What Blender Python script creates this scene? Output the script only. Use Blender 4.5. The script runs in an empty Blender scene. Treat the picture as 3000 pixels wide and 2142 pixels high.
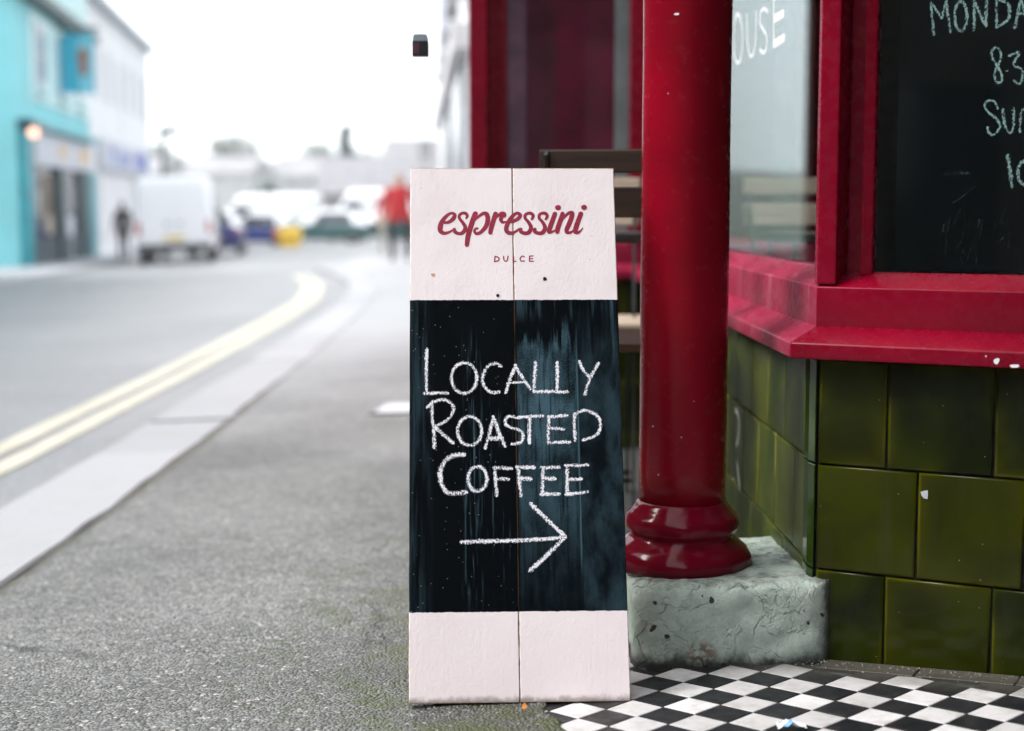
import bpy, bmesh, math, random
from mathutils import Vector, Matrix, noise as mnoise

# ------------------------------------------------------------------ camera, sky, sun, exposure
scene = bpy.context.scene
R = math.radians
cam_data = bpy.data.cameras.new('camera')
cam_data.sensor_width = 36.0
cam_data.lens = 54.0
cam_data.clip_start = 0.05
cam_data.clip_end = 3000.0
cam_data.dof.use_dof = True
cam_data.dof.focus_distance = 2.42
cam_data.dof.aperture_fstop = 2.4
cam_data.dof.aperture_blades = 0
camera = bpy.data.objects.new('camera', cam_data)
scene.collection.objects.link(camera)
camera.location = (0.0, 0.0, 0.68)
camera.rotation_euler = (R(90.0 - 5.95), 0.0, 0.0)
scene.camera = camera

SUN_EL, SUN_AZ = R(48), R(262)          # azimuth clockwise from +Y: behind the camera, to the left
world = bpy.data.worlds.new('World')
scene.world = world
world.use_nodes = True
wn = world.node_tree
wn.nodes.clear()
sky = wn.nodes.new('ShaderNodeTexSky')
sky.sky_type = 'NISHITA'
sky.sun_disc = False
sky.sun_elevation = SUN_EL
sky.sun_rotation = SUN_AZ
sky.dust_density = 4.0
sky.air_density = 1.0
hsv = wn.nodes.new('ShaderNodeHueSaturation')
hsv.inputs['Saturation'].default_value = 0.25
bg_sky = wn.nodes.new('ShaderNodeBackground')
bg_sky.inputs['Strength'].default_value = 0.06
bg_cloud = wn.nodes.new('ShaderNodeBackground')        # the even cloud layer in front of that sky
bg_cloud.inputs['Color'].default_value = (0.93, 0.965, 1.0, 1.0)
bg_cloud.inputs['Strength'].default_value = 0.80
wadd = wn.nodes.new('ShaderNodeAddShader')
wout = wn.nodes.new('ShaderNodeOutputWorld')
wn.links.new(sky.outputs[0], hsv.inputs['Color'])
wn.links.new(hsv.outputs[0], bg_sky.inputs['Color'])
wn.links.new(bg_sky.outputs[0], wadd.inputs[0])
wn.links.new(bg_cloud.outputs[0], wadd.inputs[1])
wn.links.new(wadd.outputs[0], wout.inputs['Surface'])

sun_data = bpy.data.lights.new('sun', 'SUN')
sun_data.energy = 1.5
sun_data.angle = R(25)
sun_data.color = (1.0, 0.97, 0.93)
sun = bpy.data.objects.new('sun', sun_data)
scene.collection.objects.link(sun)
sd = Vector((math.sin(SUN_AZ) * math.cos(SUN_EL), math.cos(SUN_AZ) * math.cos(SUN_EL), math.sin(SUN_EL)))
sun.rotation_euler = (-sd).to_track_quat('-Z', 'Y').to_euler()

scene.view_settings.view_transform = 'Standard'
scene.view_settings.look = 'None'
scene.view_settings.gamma = 1.0
scene.view_settings.exposure = 1.15
scene.view_settings.use_curve_mapping = False
scene.cycles.max_bounces = 6
scene.cycles.diffuse_bounces = 3
scene.cycles.glossy_bounces = 4
scene.cycles.volume_bounces = 2
scene.cycles.transparent_max_bounces = 16
scene.cycles.use_denoising = True

rnd = random.Random(11)
COL = scene.collection

# ------------------------------------------------------------------ helpers: objects and meshes
def tag(o, label=None, cat=None, group=None, kind=None):
    if label: o['label'] = label
    if cat: o['category'] = cat
    if group: o['group'] = group
    if kind: o['kind'] = kind
    return o

def empty(name, loc=(0, 0, 0), rot=(0, 0, 0), label=None, cat=None, group=None):
    o = bpy.data.objects.new(name, None)
    o.empty_display_size = 0.1
    COL.objects.link(o)
    o.location = loc
    o.rotation_euler = rot
    return tag(o, label, cat, group)

class MB:
    """collects shapes; build() links them as one mesh object"""
    def __init__(self):
        self.v, self.f, self.m = [], [], []
    def add(self, verts, faces, mi=0):
        k = len(self.v)
        self.v += [tuple(p) for p in verts]
        self.f += [tuple(i + k for i in f) for f in faces]
        self.m += [mi] * len(faces)
        return self
    def box(self, x0, x1, y0, y1, z0, z1, mi=0):
        p = [(x0, y0, z0), (x1, y0, z0), (x1, y1, z0), (x0, y1, z0), (x0, y0, z1), (x1, y0, z1), (x1, y1, z1), (x0, y1, z1)]
        return self.add(p, [(0, 3, 2, 1), (4, 5, 6, 7), (0, 1, 5, 4), (1, 2, 6, 5), (2, 3, 7, 6), (3, 0, 4, 7)], mi)
    def obox(self, c, ax, ay, az, hx, hy, hz, mi=0):
        c, ax, ay, az = Vector(c), Vector(ax), Vector(ay), Vector(az)
        p = [c + ax * hx * i + ay * hy * j + az * hz * k for k in (-1, 1) for (i, j) in ((-1, -1), (1, -1), (1, 1), (-1, 1))]
        return self.add(p, [(0, 3, 2, 1), (4, 5, 6, 7), (0, 1, 5, 4), (1, 2, 6, 5), (2, 3, 7, 6), (3, 0, 4, 7)], mi)
    def bar(self, a, b, w, t, up=(0, 0, 1), mi=0):
        a, b = Vector(a), Vector(b)
        d = (b - a); L = d.length; d.normalize()
        s = d.cross(Vector(up))
        if s.length < 1e-4: s = d.cross(Vector((1, 0, 0)))
        s.normalize(); u = s.cross(d)
        return self.obox((a + b) / 2, s, d, u, w / 2, L / 2, t / 2, mi)
    def prism(self, poly, z0, z1, mi=0):
        n = len(poly)
        p = [(x, y, z0) for x, y in poly] + [(x, y, z1) for x, y in poly]
        f = [tuple(range(n - 1, -1, -1)), tuple(range(n, 2 * n))]
        f += [(i, (i + 1) % n, n + (i + 1) % n, n + i) for i in range(n)]
        return self.add(p, f, mi)
    def sweep(self, rings, cap=True, mi=0, closed=True):
        n = len(rings[0]); v = [p for r in rings for p in r]; f = []
        for i in range(len(rings) - 1):
            for j in range(n if closed else n - 1):
                f.append((i * n + j, i * n + (j + 1) % n, (i + 1) * n + (j + 1) % n, (i + 1) * n + j))
        if cap:
            f.append(tuple(range(n - 1, -1, -1))); f.append(tuple(range((len(rings) - 1) * n, len(rings) * n)))
        return self.add(v, f, mi)
    def lathe(self, prof, c=(0, 0, 0), seg=32, mi=0, axis='z'):
        rings = []
        for r, z in prof:
            ring = []
            for i in range(seg):
                a = 2 * math.pi * i / seg
                q = (r * math.cos(a), r * math.sin(a), z)
                if axis == 'y': q = (q[0], -q[2], q[1])
                if axis == 'x': q = (q[2], q[0], q[1])
                ring.append((c[0] + q[0], c[1] + q[1], c[2] + q[2]))
            rings.append(ring)
        return self.sweep(rings, True, mi)
    def tube(self, pts, r, seg=8, mi=0):
        pts = [Vector(p) for p in pts]; rings = []
        rs = r if isinstance(r, (list, tuple)) else [r] * len(pts)
        for i, p in enumerate(pts):
            d = (pts[min(i + 1, len(pts) - 1)] - pts[max(i - 1, 0)]).normalized()
            s = d.cross(Vector((0, 0, 1)))
            if s.length < 1e-3: s = d.cross(Vector((1, 0, 0)))
            s.normalize(); u = s.cross(d)
            rings.append([p + (s * math.cos(2 * math.pi * k / seg) + u * math.sin(2 * math.pi * k / seg)) * rs[i] for k in range(seg)])
        return self.sweep(rings, True, mi)
    def mesh(self, name, mats, bevel=0.0, smooth=False, seg=2, origin=(0, 0, 0)):
        me = bpy.data.meshes.new(name)
        ox, oy, oz = origin
        me.from_pydata([(x - ox, y - oy, z - oz) for x, y, z in self.v], [], self.f)
        for m in (mats if isinstance(mats, (list, tuple)) else [mats]): me.materials.append(m)
        for p, mi in zip(me.polygons, self.m): p.material_index = mi
        bm = bmesh.new(); bm.from_mesh(me)
        bmesh.ops.recalc_face_normals(bm, faces=bm.faces)
        if bevel > 0:
            bmesh.ops.bevel(bm, geom=[e for e in bm.edges if e.is_manifold and e.calc_face_angle(0) > 0.5], offset=bevel, segments=seg, profile=0.6, affect='EDGES', clamp_overlap=True)
        if smooth:
            for f in bm.faces: f.smooth = True
        bm.to_mesh(me); bm.free()
        return me
    def build(self, name, mats, parent=None, origin=(0, 0, 0), bevel=0.0, smooth=False, seg=2):
        return link(name, self.mesh(name, mats, bevel, smooth, seg, origin), parent)

def link(name, me, parent=None):
    o = bpy.data.objects.new(name, me)
    COL.objects.link(o)
    o.parent = parent
    return o

def autosmooth(o, ang=35):
    me = o.data
    for p in me.polygons: p.use_smooth = True
    me.set_sharp_from_angle(angle=R(ang))
    return o

_kids = {}
def copy_tree(o, parent=None, kids=None):
    c = o.copy(); COL.objects.link(c); c.parent = parent
    for ch in [k for k in COL.objects if k.parent == o]:
        copy_tree(ch, c)
    return c

# ------------------------------------------------------------------ helpers: node materials
class NT:
    def __init__(self, name):
        self.mat = bpy.data.materials.new(name); self.mat.use_nodes = True
        self.t = self.mat.node_tree
        self.b = self.t.nodes['Principled BSDF']
        self.out = self.t.nodes['Material Output']
    def n(self, t, ins=None, **props):
        nd = self.t.nodes.new('ShaderNode' + t)
        for k, v in props.items(): setattr(nd, k, v)
        for k, v in (ins or {}).items(): self.set(nd.inputs[k], v)
        return nd
    def set(self, s, v):
        if isinstance(v, bpy.types.NodeSocket): self.t.links.new(v, s)
        elif isinstance(v, (tuple, list)) and len(v) == 3 and s.type == 'RGBA': s.default_value = (*v, 1)
        else: s.default_value = v
    def co(self, kind='Object', scale=(1, 1, 1), loc=(0, 0, 0), rot=(0, 0, 0)):
        tc = self.n('TexCoord')
        return self.n('Mapping', {'Vector': tc.outputs[kind], 'Scale': scale, 'Location': loc, 'Rotation': rot}).outputs[0]
    def pos(self, scale=(1, 1, 1)):
        g = self.n('NewGeometry')
        return self.n('Mapping', {'Vector': g.outputs['Position'], 'Scale': scale}).outputs[0]
    def noise(self, vec, scale=5, detail=4, rough=0.55, dist=0.0):
        return self.n('TexNoise', {'Vector': vec, 'Scale': scale, 'Detail': detail, 'Roughness': rough, 'Distortion': dist}).outputs['Fac']
    def voro(self, vec, scale=5, feature='F1', out='Distance', rand=1.0):
        return self.n('TexVoronoi', {'Vector': vec, 'Scale': scale, 'Randomness': rand}, feature=feature).outputs[out]
    def m(self, op, a, b=0.0, c=None):
        ins = {0: a, 1: b}
        if c is not None: ins[2] = c
        return self.n('Math', ins, operation=op).outputs[0]
    def sm(self, v, a, b, lo=0.0, hi=1.0):
        return self.n('MapRange', {'Value': v, 'From Min': a, 'From Max': b, 'To Min': lo, 'To Max': hi}, interpolation_type='SMOOTHSTEP').outputs[0]
    def mul(self, *vs):
        r = vs[0]
        for v in vs[1:]: r = self.m('MULTIPLY', r, v)
        return r
    def mix(self, fac, a, b):
        nd = self.n('Mix', data_type='RGBA')
        self.set(nd.inputs[0], fac); self.set(nd.inputs[6], a); self.set(nd.inputs[7], b)
        return nd.outputs[2]
    def xyz(self, vec):
        s = self.n('SeparateXYZ', {0: vec}); return s.outputs[0], s.outputs[1], s.outputs[2]
    def bump(self, h, strength=0.3, dist=0.002, prev=None):
        ins = {'Height': h, 'Strength': strength, 'Distance': dist}
        if prev is not None: ins['Normal'] = prev
        return self.n('Bump', ins).outputs[0]
    def rnd(self):
        return self.n('ObjectInfo').outputs['Random']
    def done(self, color=None, rough=None, normal=None, **kw):
        if color is not None: self.set(self.b.inputs['Base Color'], color)
        if rough is not None: self.set(self.b.inputs['Roughness'], rough)
        if normal is not None: self.set(self.b.inputs['Normal'], normal)
        for k, v in kw.items(): self.set(self.b.inputs[k.replace('_', ' ')], v)
        return self.mat

def plain(name, col, rough=0.6, vary=0.12, scale=8.0, bump=0.0, **kw):
    t = NT(name); c = t.pos()
    f = t.noise(c, scale, 5, 0.6)
    dark = tuple(x * (1 - vary * 2) for x in col); lite = tuple(min(1, x * (1 + vary * 1.2)) for x in col)
    nr = t.bump(t.noise(c, scale * 6, 4), bump, 0.004) if bump else None
    return t.done(t.mix(t.sm(f, 0.3, 0.7), dark, lite), t.sm(f, 0.2, 0.8, rough * 0.85, min(1, rough * 1.1)), nr, **kw)

# ------------------------------------------------------------------ materials
def m_pavement():
    t = NT('pavement_asphalt'); c = t.pos()
    x, y, z = t.xyz(c)
    big = t.noise(c, 1.3, 5, 0.62); mid = t.noise(c, 24, 4, 0.65); blot = t.noise(c, 5.0, 4, 0.6)
    sr = t.xyz(t.voro(c, 190, 'F1', 'Color'))[0]
    dist = t.voro(c, 190, 'F1', 'Distance')
    vb = t.n('TexVoronoi', {'Vector': c, 'Scale': 95.0})
    s2 = t.xyz(vb.outputs['Color'])[1]
    base = t.mix(t.sm(big, 0.32, 0.68), (0.105, 0.106, 0.103), (0.215, 0.216, 0.210))
    base = t.mix(t.sm(blot, 0.48, 0.70, 0, 0.6), base, (0.095, 0.097, 0.088))
    base = t.mix(t.sm(mid, 0.42, 0.72, 0, 0.5), base, (0.085, 0.087, 0.080))
    base = t.mix(t.sm(sr, 0.62, 0.92, 0, 0.75), base, (0.32, 0.32, 0.31))
    base = t.mix(t.sm(sr, 0.36, 0.08, 0, 0.85), base, (0.030, 0.031, 0.029))
    base = t.mix(t.mul(t.sm(s2, 0.88, 0.93), t.sm(vb.outputs['Distance'], 0.50, 0.25)), base, (0.52, 0.50, 0.46))
    base = t.mix(t.mul(t.sm(s2, 0.10, 0.05), t.sm(vb.outputs['Distance'], 0.50, 0.25), 0.8), base, (0.13, 0.085, 0.055))
    # trodden-in gum, a few hairline cracks, an older darker repair
    vg = t.n('TexVoronoi', {'Vector': c, 'Scale': 7.0})
    gum = t.mul(t.sm(t.xyz(vg.outputs['Color'])[2], 0.70, 0.74), t.sm(t.m('ADD', vg.outputs['Distance'], t.m('MULTIPLY', t.m('SUBTRACT', mid, 0.5), 0.06)), 0.105, 0.075))
    base = t.mix(t.m('MULTIPLY', gum, 0.6), base, (0.42, 0.42, 0.41))
    wc = t.n('VectorMath', {0: c, 1: t.n('VectorMath', {0: t.n('TexNoise', {'Vector': c, 'Scale': 5.0, 'Detail': 4.0}).outputs['Color'], 1: (0.35, 0.35, 0.0)}, operation='MULTIPLY').outputs[0]}, operation='ADD').outputs[0]
    hair = t.mul(t.sm(t.voro(wc, 1.15, 'DISTANCE_TO_EDGE'), 0.007, 0.002), t.sm(big, 0.48, 0.56))
    base = t.mix(t.m('MULTIPLY', hair, 0.8), base, (0.03, 0.03, 0.025))
    base = t.mix(t.mul(t.sm(t.noise(c, 0.75, 3, 0.5), 0.54, 0.62), 0.5), base, (0.070, 0.071, 0.072))
    # lightens down the street: sky sheen painted into the colour
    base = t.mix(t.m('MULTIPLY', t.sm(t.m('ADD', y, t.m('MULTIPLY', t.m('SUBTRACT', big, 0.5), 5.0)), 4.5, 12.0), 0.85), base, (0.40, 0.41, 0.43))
    # moss and damp along the foot of the shopfront
    moss = t.mul(t.sm(t.noise(c, 6.5, 6, 0.7), 0.42, 0.62), t.sm(x, -0.65, -0.10), t.sm(y, 5.0, 2.6), t.sm(mid, 0.32, 0.6))
    damp = t.mul(t.sm(t.m('ADD', x, t.m('MULTIPLY', t.m('SUBTRACT', blot, 0.5), 0.5)), -0.50, 0.0), t.sm(y, 5.2, 2.5), 0.62)
    base = t.mix(damp, base, (0.050, 0.051, 0.042))
    base = t.mix(t.m('MINIMUM', t.m('MULTIPLY', moss, 1.1), 0.8), base, (0.062, 0.078, 0.018))
    kl = t.m('ADD', t.m('ADD', x, 1.042), t.m('MULTIPLY', y, 0.0205))
    kl = t.m('ADD', kl, t.m('MULTIPLY', t.m('SUBTRACT', t.noise(c, 13, 5, 0.7), 0.5), 0.06))
    crk = t.mul(t.sm(kl, 0.034, 0.004), t.sm(y, 9.0, 6.0))
    base = t.mix(t.m('MULTIPLY', crk, 0.9), base, t.mix(t.sm(mid, 0.4, 0.6), (0.022, 0.022, 0.016), (0.09, 0.085, 0.035)))
    h = t.m('MULTIPLY', dist, -1.0)
    nb = t.bump(t.m('ADD', mid, t.m('MULTIPLY', hair, -2.0)), 0.4, 0.006)
    return t.done(base, t.sm(mid, 0.2, 0.8, 0.42, 0.60), t.bump(h, 1.0, 0.005, nb))

def m_road():
    t = NT('road_asphalt'); c = t.pos()
    big = t.noise(c, 0.5, 5, 0.6); st = t.xyz(t.voro(c, 120, 'F1', 'Color'))[0]
    base = t.mix(t.sm(big, 0.3, 0.7), (0.150, 0.153, 0.160), (0.205, 0.209, 0.217))
    base = t.mix(t.sm(st, 0.6, 1.0, 0, 0.6), base, (0.40, 0.41, 0.43))
    base = t.mix(t.mul(t.sm(t.noise(c, 0.8, 4, 0.6), 0.58, 0.7), 0.5), base, (0.13, 0.135, 0.145))
    return t.done(base, 0.50, t.bump(t.voro(c, 120), 0.35, 0.004), Specular_IOR_Level=0.5)

def m_kerb():
    t = NT('kerb_granite'); c = t.pos()
    g = t.noise(c, 160, 4, 0.7); b = t.noise(c, 3.0, 5, 0.6)
    base = t.mix(t.sm(g, 0.35, 0.65), (0.24, 0.25, 0.27), (0.37, 0.38, 0.40))
    base = t.mix(t.sm(b, 0.5, 0.72, 0, 0.4), base, (0.25, 0.255, 0.245))
    base = t.mix(t.sm(t.noise(c, 16, 5, 0.7), 0.56, 0.72, 0, 0.5), base, (0.22, 0.22, 0.20))
    base = t.mix(t.rnd(), base, t.mix(0.3, base, (0.48, 0.48, 0.50)))
    return t.done(base, 0.6, t.bump(g, 0.25, 0.003))

def m_yellow():
    t = NT('yellow_road_paint'); c = t.pos()
    w = t.noise(c, 28, 6, 0.75)
    base = t.mix(t.sm(t.noise(c, 3, 4), 0.3, 0.7), (0.46, 0.445, 0.355), (0.55, 0.535, 0.44))
    base = t.mix(t.sm(w, 0.58, 0.72, 0, 0.8), base, (0.22, 0.22, 0.21))
    return t.done(base, 0.6, t.bump(w, 0.3, 0.003))

def m_floor_tile(name, a, b, dirt, grime):
    t = NT(name); c = t.pos(); r = t.rnd(); x, y, z = t.xyz(c)
    base = t.mix(r, a, b)
    base = t.mix(t.sm(t.noise(c, 26, 6, 0.7), 0.42, 0.74, 0, 0.6), base, dirt)
    base = t.mix(t.sm(t.noise(c, 260, 3, 0.7), 0.66, 0.75, 0, 0.55), base, grime)
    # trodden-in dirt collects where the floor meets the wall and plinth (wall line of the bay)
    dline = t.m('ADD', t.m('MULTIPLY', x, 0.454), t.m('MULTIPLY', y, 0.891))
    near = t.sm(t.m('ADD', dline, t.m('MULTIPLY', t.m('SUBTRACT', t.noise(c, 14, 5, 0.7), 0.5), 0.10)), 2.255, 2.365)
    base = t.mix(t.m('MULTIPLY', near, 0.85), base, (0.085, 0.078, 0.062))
    sp = t.voro(c, 130, 'F1', 'Distance')
    nr = t.bump(t.noise(c, 90, 4), 0.12, 0.002)
    return t.done(base, t.sm(t.noise(c, 30, 4), 0.3, 0.7, 0.32, 0.55), nr, Specular_IOR_Level=0.25)

def m_glaze(name, dark, mid, edge, rough=0.13):
    """glazed wall tile: pooled dark glaze in the middle, thin yellow glaze on the raised edges"""
    t = NT(name); g = t.co('Generated'); c = t.pos(); r = t.rnd()
    x, y, z = t.xyz(t.co('Object'))
    hw = t.n('Attribute', attribute_name='edge').outputs['Fac']
    off = t.n('VectorMath', {0: c, 1: t.n('CombineXYZ', {0: t.m('MULTIPLY', r, 7.0), 1: r, 2: t.m('MULTIPLY', r, 3.0)}).outputs[0]}, operation='ADD').outputs[0]
    cl = t.noise(off, 9, 3, 0.5, 0.6)
    base = t.mix(t.sm(cl, 0.34, 0.68), dark, mid)
    ed = t.m('MULTIPLY', t.m('POWER', hw, 1.6), t.sm(t.noise(off, 6, 2), 0.42, 0.66, 0.03, 1.0))
    base = t.mix(ed, base, edge)
    base = t.mix(t.m('MULTIPLY', t.sm(r, 0.55, 1.0), 0.35), base, t.mix(0.5, mid, edge))
    base = t.mix(t.sm(t.noise(c, 210, 3, 0.6), 0.70, 0.78, 0, 0.7), base, tuple(v * 0.3 for v in dark))
    speck = t.mul(t.sm(t.voro(c, 70), 0.075, 0.04), t.sm(t.xyz(t.voro(c, 70, 'F1', 'Color'))[1], 0.82, 0.86))
    base = t.mix(t.m('MULTIPLY', speck, 0.75), base, (0.42, 0.42, 0.38))
    grime = t.mul(t.sm(t.noise(t.pos((30, 30, 5)), 1.0, 5, 0.6), 0.5, 0.75), 0.15)
    base = t.mix(grime, base, (0.05, 0.052, 0.038))
    nr = t.bump(t.noise(off, 14, 3), 0.10, 0.004)
    return t.done(base, t.m('ADD', rough, t.m('MULTIPLY', grime, 0.5)), nr, Specular_IOR_Level=0.16)

def m_red(name, col=(0.195, 0.0004, 0.014), rough=0.20, dusty=0.35, pink_streak=0.0):
    t = NT(name); c = t.pos()
    b = t.noise(c, 7, 4, 0.55); f = t.noise(c, 60, 4, 0.6)
    base = t.mix(t.sm(b, 0.3, 0.7), tuple(v * 0.86 for v in col), tuple(v * 1.12 for v in col))
    if pink_streak:
        base = t.mix(t.mul(t.sm(t.noise(t.pos((60, 60, 4)), 1.0, 5, 0.65), 0.50, 0.72), pink_streak), base, (0.50, 0.20, 0.24))
    dust = t.sm(f, 0.35, 0.75, 0.0, dusty)
    foot = t.mul(t.sm(t.noise(c, 45, 5, 0.7), 0.54, 0.72), 0.15)
    base = t.mix(foot, base, tuple(v * 0.45 + 0.004 for v in col))
    brush = t.bump(t.noise(t.pos((170, 170, 14)), 1.0, 3, 0.5), 0.012, 0.002)
    bumpy = t.bump(t.noise(c, 24, 2, 0.5), 0.05, 0.004, brush)
    return t.done(base, t.m('ADD', rough, t.m('MULTIPLY', dust, 0.5)), bumpy, Specular_IOR_Level=0.22)

def m_plinth():
    t = NT('flaking_mint_paint'); c = t.pos(); x, y, z = t.xyz(c)
    wc = t.n('VectorMath', {0: c, 1: t.n('VectorMath', {0: t.n('TexNoise', {'Vector': c, 'Scale': 16.0, 'Detail': 5.0}).outputs['Color'], 1: (0.045, 0.045, 0.045)}, operation='MULTIPLY').outputs[0]}, operation='ADD').outputs[0]
    crack = t.mul(t.sm(t.voro(wc, 13, 'DISTANCE_TO_EDGE'), 0.016, 0.003), t.sm(t.noise(c, 11, 3), 0.52, 0.64))
    mot = t.noise(c, 34, 6, 0.7)
    base = t.mix(t.sm(mot, 0.3, 0.72), (0.45, 0.56, 0.495), (0.64, 0.735, 0.66))
    base = t.mix(t.sm(t.noise(c, 5, 4), 0.5, 0.75, 0, 0.5), base, (0.64, 0.68, 0.62))
    base = t.mix(t.m('MULTIPLY', crack, 0.55), base, (0.06, 0.068, 0.055))
    chip = t.sm(t.m('ADD', t.voro(wc, 44), t.m('MULTIPLY', t.xyz(t.voro(wc, 44, 'F1', 'Color'))[0], 1.0)), 0.30, 0.25)
    base = t.mix(t.m('MULTIPLY', chip, 0.95), base, (0.016, 0.015, 0.015))
    fl = t.sm(t.noise(wc, 46, 4, 0.7), 0.66, 0.70)
    base = t.mix(t.m('MULTIPLY', fl, 0.5), base, (0.12, 0.13, 0.11))
    # rust stain low on the front, about the middle
    rd = t.m('ADD', t.m('POWER', t.m('MULTIPLY', t.m('SUBTRACT', x, 0.305), 34.0), 2.0), t.m('POWER', t.m('MULTIPLY', t.m('SUBTRACT', z, -0.040), 36.0), 2.0))
    rust = t.mul(t.sm(rd, 1.2, 0.1), t.sm(t.noise(c, 85, 5, 0.7), 0.44, 0.58))
    base = t.mix(t.m('MULTIPLY', rust, 0.75), base, t.mix(t.noise(c, 150, 3), (0.30, 0.11, 0.015), (0.06, 0.02, 0.008)))
    # dirt creeping up from the ground and lying on the ledge
    wob = t.m('MULTIPLY', t.m('SUBTRACT', t.noise(c, 24, 6, 0.7), 0.5), 0.05)
    low = t.sm(t.m('ADD', z, wob), -0.030, -0.058)
    base = t.mix(t.m('MULTIPLY', low, 0.95), base, (0.022, 0.021, 0.018))
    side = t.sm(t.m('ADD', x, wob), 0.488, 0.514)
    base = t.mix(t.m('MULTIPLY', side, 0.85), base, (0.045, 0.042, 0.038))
    nz = t.xyz(t.n('NewGeometry').outputs['Normal'])[2]
    top = t.mul(t.sm(nz, 0.6, 0.9), t.sm(t.noise(c, 22, 6, 0.7), 0.42, 0.66), 0.75)
    base = t.mix(top, base, (0.10, 0.098, 0.085))
    flk = t.n('MapRange', {'Value': t.noise(wc, 10, 5, 0.6), 'From Min': 0.52, 'From Max': 0.535}).outputs[0]
    h = t.m('SUBTRACT', t.m('ADD', t.m('ADD', t.noise(c, 130, 6, 0.75), t.m('MULTIPLY', flk, 0.55)), t.m('MULTIPLY', t.noise(wc, 18, 4), 1.3)), t.m('ADD', t.m('MULTIPLY', crack, 0.8), chip))
    return t.done(base, 0.62, t.bump(h, 0.9, 0.007))

SW, SH = 0.3333, 0.8522          # A-board leaf, metres
def m_sign():
    """painted softwood: off-white bands above and below a blackboard band (local x across, z up the board)"""
    t = NT('painted_board'); c = t.co('Object'); x, y, z = t.xyz(c)
    grain = t.noise(t.co('Object', (160, 160, 9)), 1.0, 5, 0.65)
    fine = t.noise(c, 320, 4, 0.7)
    white = t.mix(t.sm(t.noise(c, 11, 4, 0.6), 0.35, 0.75), (0.875, 0.795, 0.815), (0.815, 0.725, 0.745))
    white = t.mix(t.sm(z, 0.2, 0.05, 0, 0.55), white, (0.84, 0.735, 0.755))
    white = t.mix(t.mul(t.sm(fine, 0.62, 0.74), t.sm(t.noise(c, 20, 4), 0.5, 0.7), 0.35), white, (0.52, 0.42, 0.40))
    white = t.mix(t.mul(t.sm(grain, 0.60, 0.72), 0.06), white, (0.55, 0.46, 0.42))
    spots = t.mul(t.sm(t.voro(c, 48), 0.07, 0.04), t.sm(t.xyz(t.voro(c, 48, 'F1', 'Color'))[0], 0.86, 0.90))
    white = t.mix(t.m('MULTIPLY', spots, 0.5), white, (0.30, 0.20, 0.17))
    pe = t.m('MINIMUM', t.m('MINIMUM', x, t.m('SUBTRACT', 0.3333, x)), t.m('ABSOLUTE', t.m('SUBTRACT', x, 0.1668)))
    pe = t.m('MINIMUM', pe, t.m('MINIMUM', z, t.m('SUBTRACT', 0.8522, z)))
    rub = t.sm(t.m('ADD', pe, t.m('MULTIPLY', t.m('SUBTRACT', t.noise(c, 75, 5, 0.7), 0.5), 0.006)), 0.0016, 0.0004)
    white = t.mix(t.m('MULTIPLY', rub, 0.75), white, (0.45, 0.27, 0.15))
    muck = t.mul(t.sm(t.m('ADD', z, t.m('MULTIPLY', t.m('SUBTRACT', t.noise(c, 60, 5, 0.7), 0.5), 0.02)), 0.012, 0.0), 0.75)
    white = t.mix(muck, white, (0.14, 0.11, 0.085))
    rough_patch = t.mul(t.sm(t.noise(t.co('Object', (60, 1, 22)), 1.0, 5, 0.7), 0.50, 0.66), t.sm(t.m('ABSOLUTE', t.m('SUBTRACT', x, 0.055)), 0.055, 0.01), 0.14)
    white = t.mix(rough_patch, white, (0.60, 0.49, 0.46))
    # ---- blackboard paint with washed-off chalk
    def bx(x0, x1, z0, z1, e=0.012, ez=0.03):
        return t.mul(t.sm(x, x0 - e, x0 + e), t.sm(x, x1 + e, x1 - e), t.sm(z, z0 - ez, z0 + ez), t.sm(z, z1 + ez, z1 - ez))
    streak = t.noise(t.co('Object', (95, 1, 5.5)), 1.0, 5, 0.62, 0.4)
    streak2 = t.noise(t.co('Object', (190, 1, 9), (3.1, 0, 1.7)), 1.0, 4, 0.6, 0.3)
    cloud = t.noise(t.co('Object', (26, 1, 12)), 1.0, 5, 0.65)
    scr = t.n('TexWave', {'Vector': t.co('Object', (1, 1, 1), (0, 0, 0), (0, R(24), 0)), 'Scale': 95.0, 'Distortion': 5.0, 'Detail': 3.0, 'Detail Scale': 2.5}, bands_direction='Z').outputs['Fac']
    zj = t.m('ADD', z, t.m('MULTIPLY', t.m('SUBTRACT', streak, 0.5), 0.22))
    right = t.mul(t.sm(x, 0.1690, 0.1705), t.sm(x, 0.2665, 0.2640), t.sm(zj, 0.575, 0.545), t.sm(zj, 0.10, 0.26))
    right = t.mul(right, t.m('ADD', t.sm(cloud, 0.33, 0.68, 0.03, 0.80), t.m('MULTIPLY', t.sm(scr, 0.55, 0.95), 0.30)), t.sm(z, 0.18, 0.48, 0.30, 1.0), t.sm(streak2, 0.36, 0.50, 0.35, 1.0))
    far = t.mul(t.sm(x, 0.2655, 0.267), t.sm(zj, 0.60, 0.52), t.sm(cloud, 0.35, 0.72, 0.02, 0.34))
    lines = t.mul(t.sm(t.m('ABSOLUTE', t.m('SUBTRACT', x, t.m('ADD', 0.2645, t.m('MULTIPLY', t.m('SUBTRACT', cloud, 0.5), 0.002)))), 0.0022, 0.0005), t.sm(z, 0.60, 0.50), t.sm(z, 0.17, 0.24), 0.75)
    redge = t.mul(t.sm(x, 0.300, 0.325), t.sm(streak, 0.46, 0.68), 0.42)
    ledge = t.mul(t.sm(x, 0.040, 0.018), t.sm(streak, 0.40, 0.68), 0.28)
    drip = t.mul(bx(0.085, 0.112, 0.16, 0.55, 0.008, 0.05), t.sm(streak2, 0.50, 0.66), 0.60)
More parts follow.
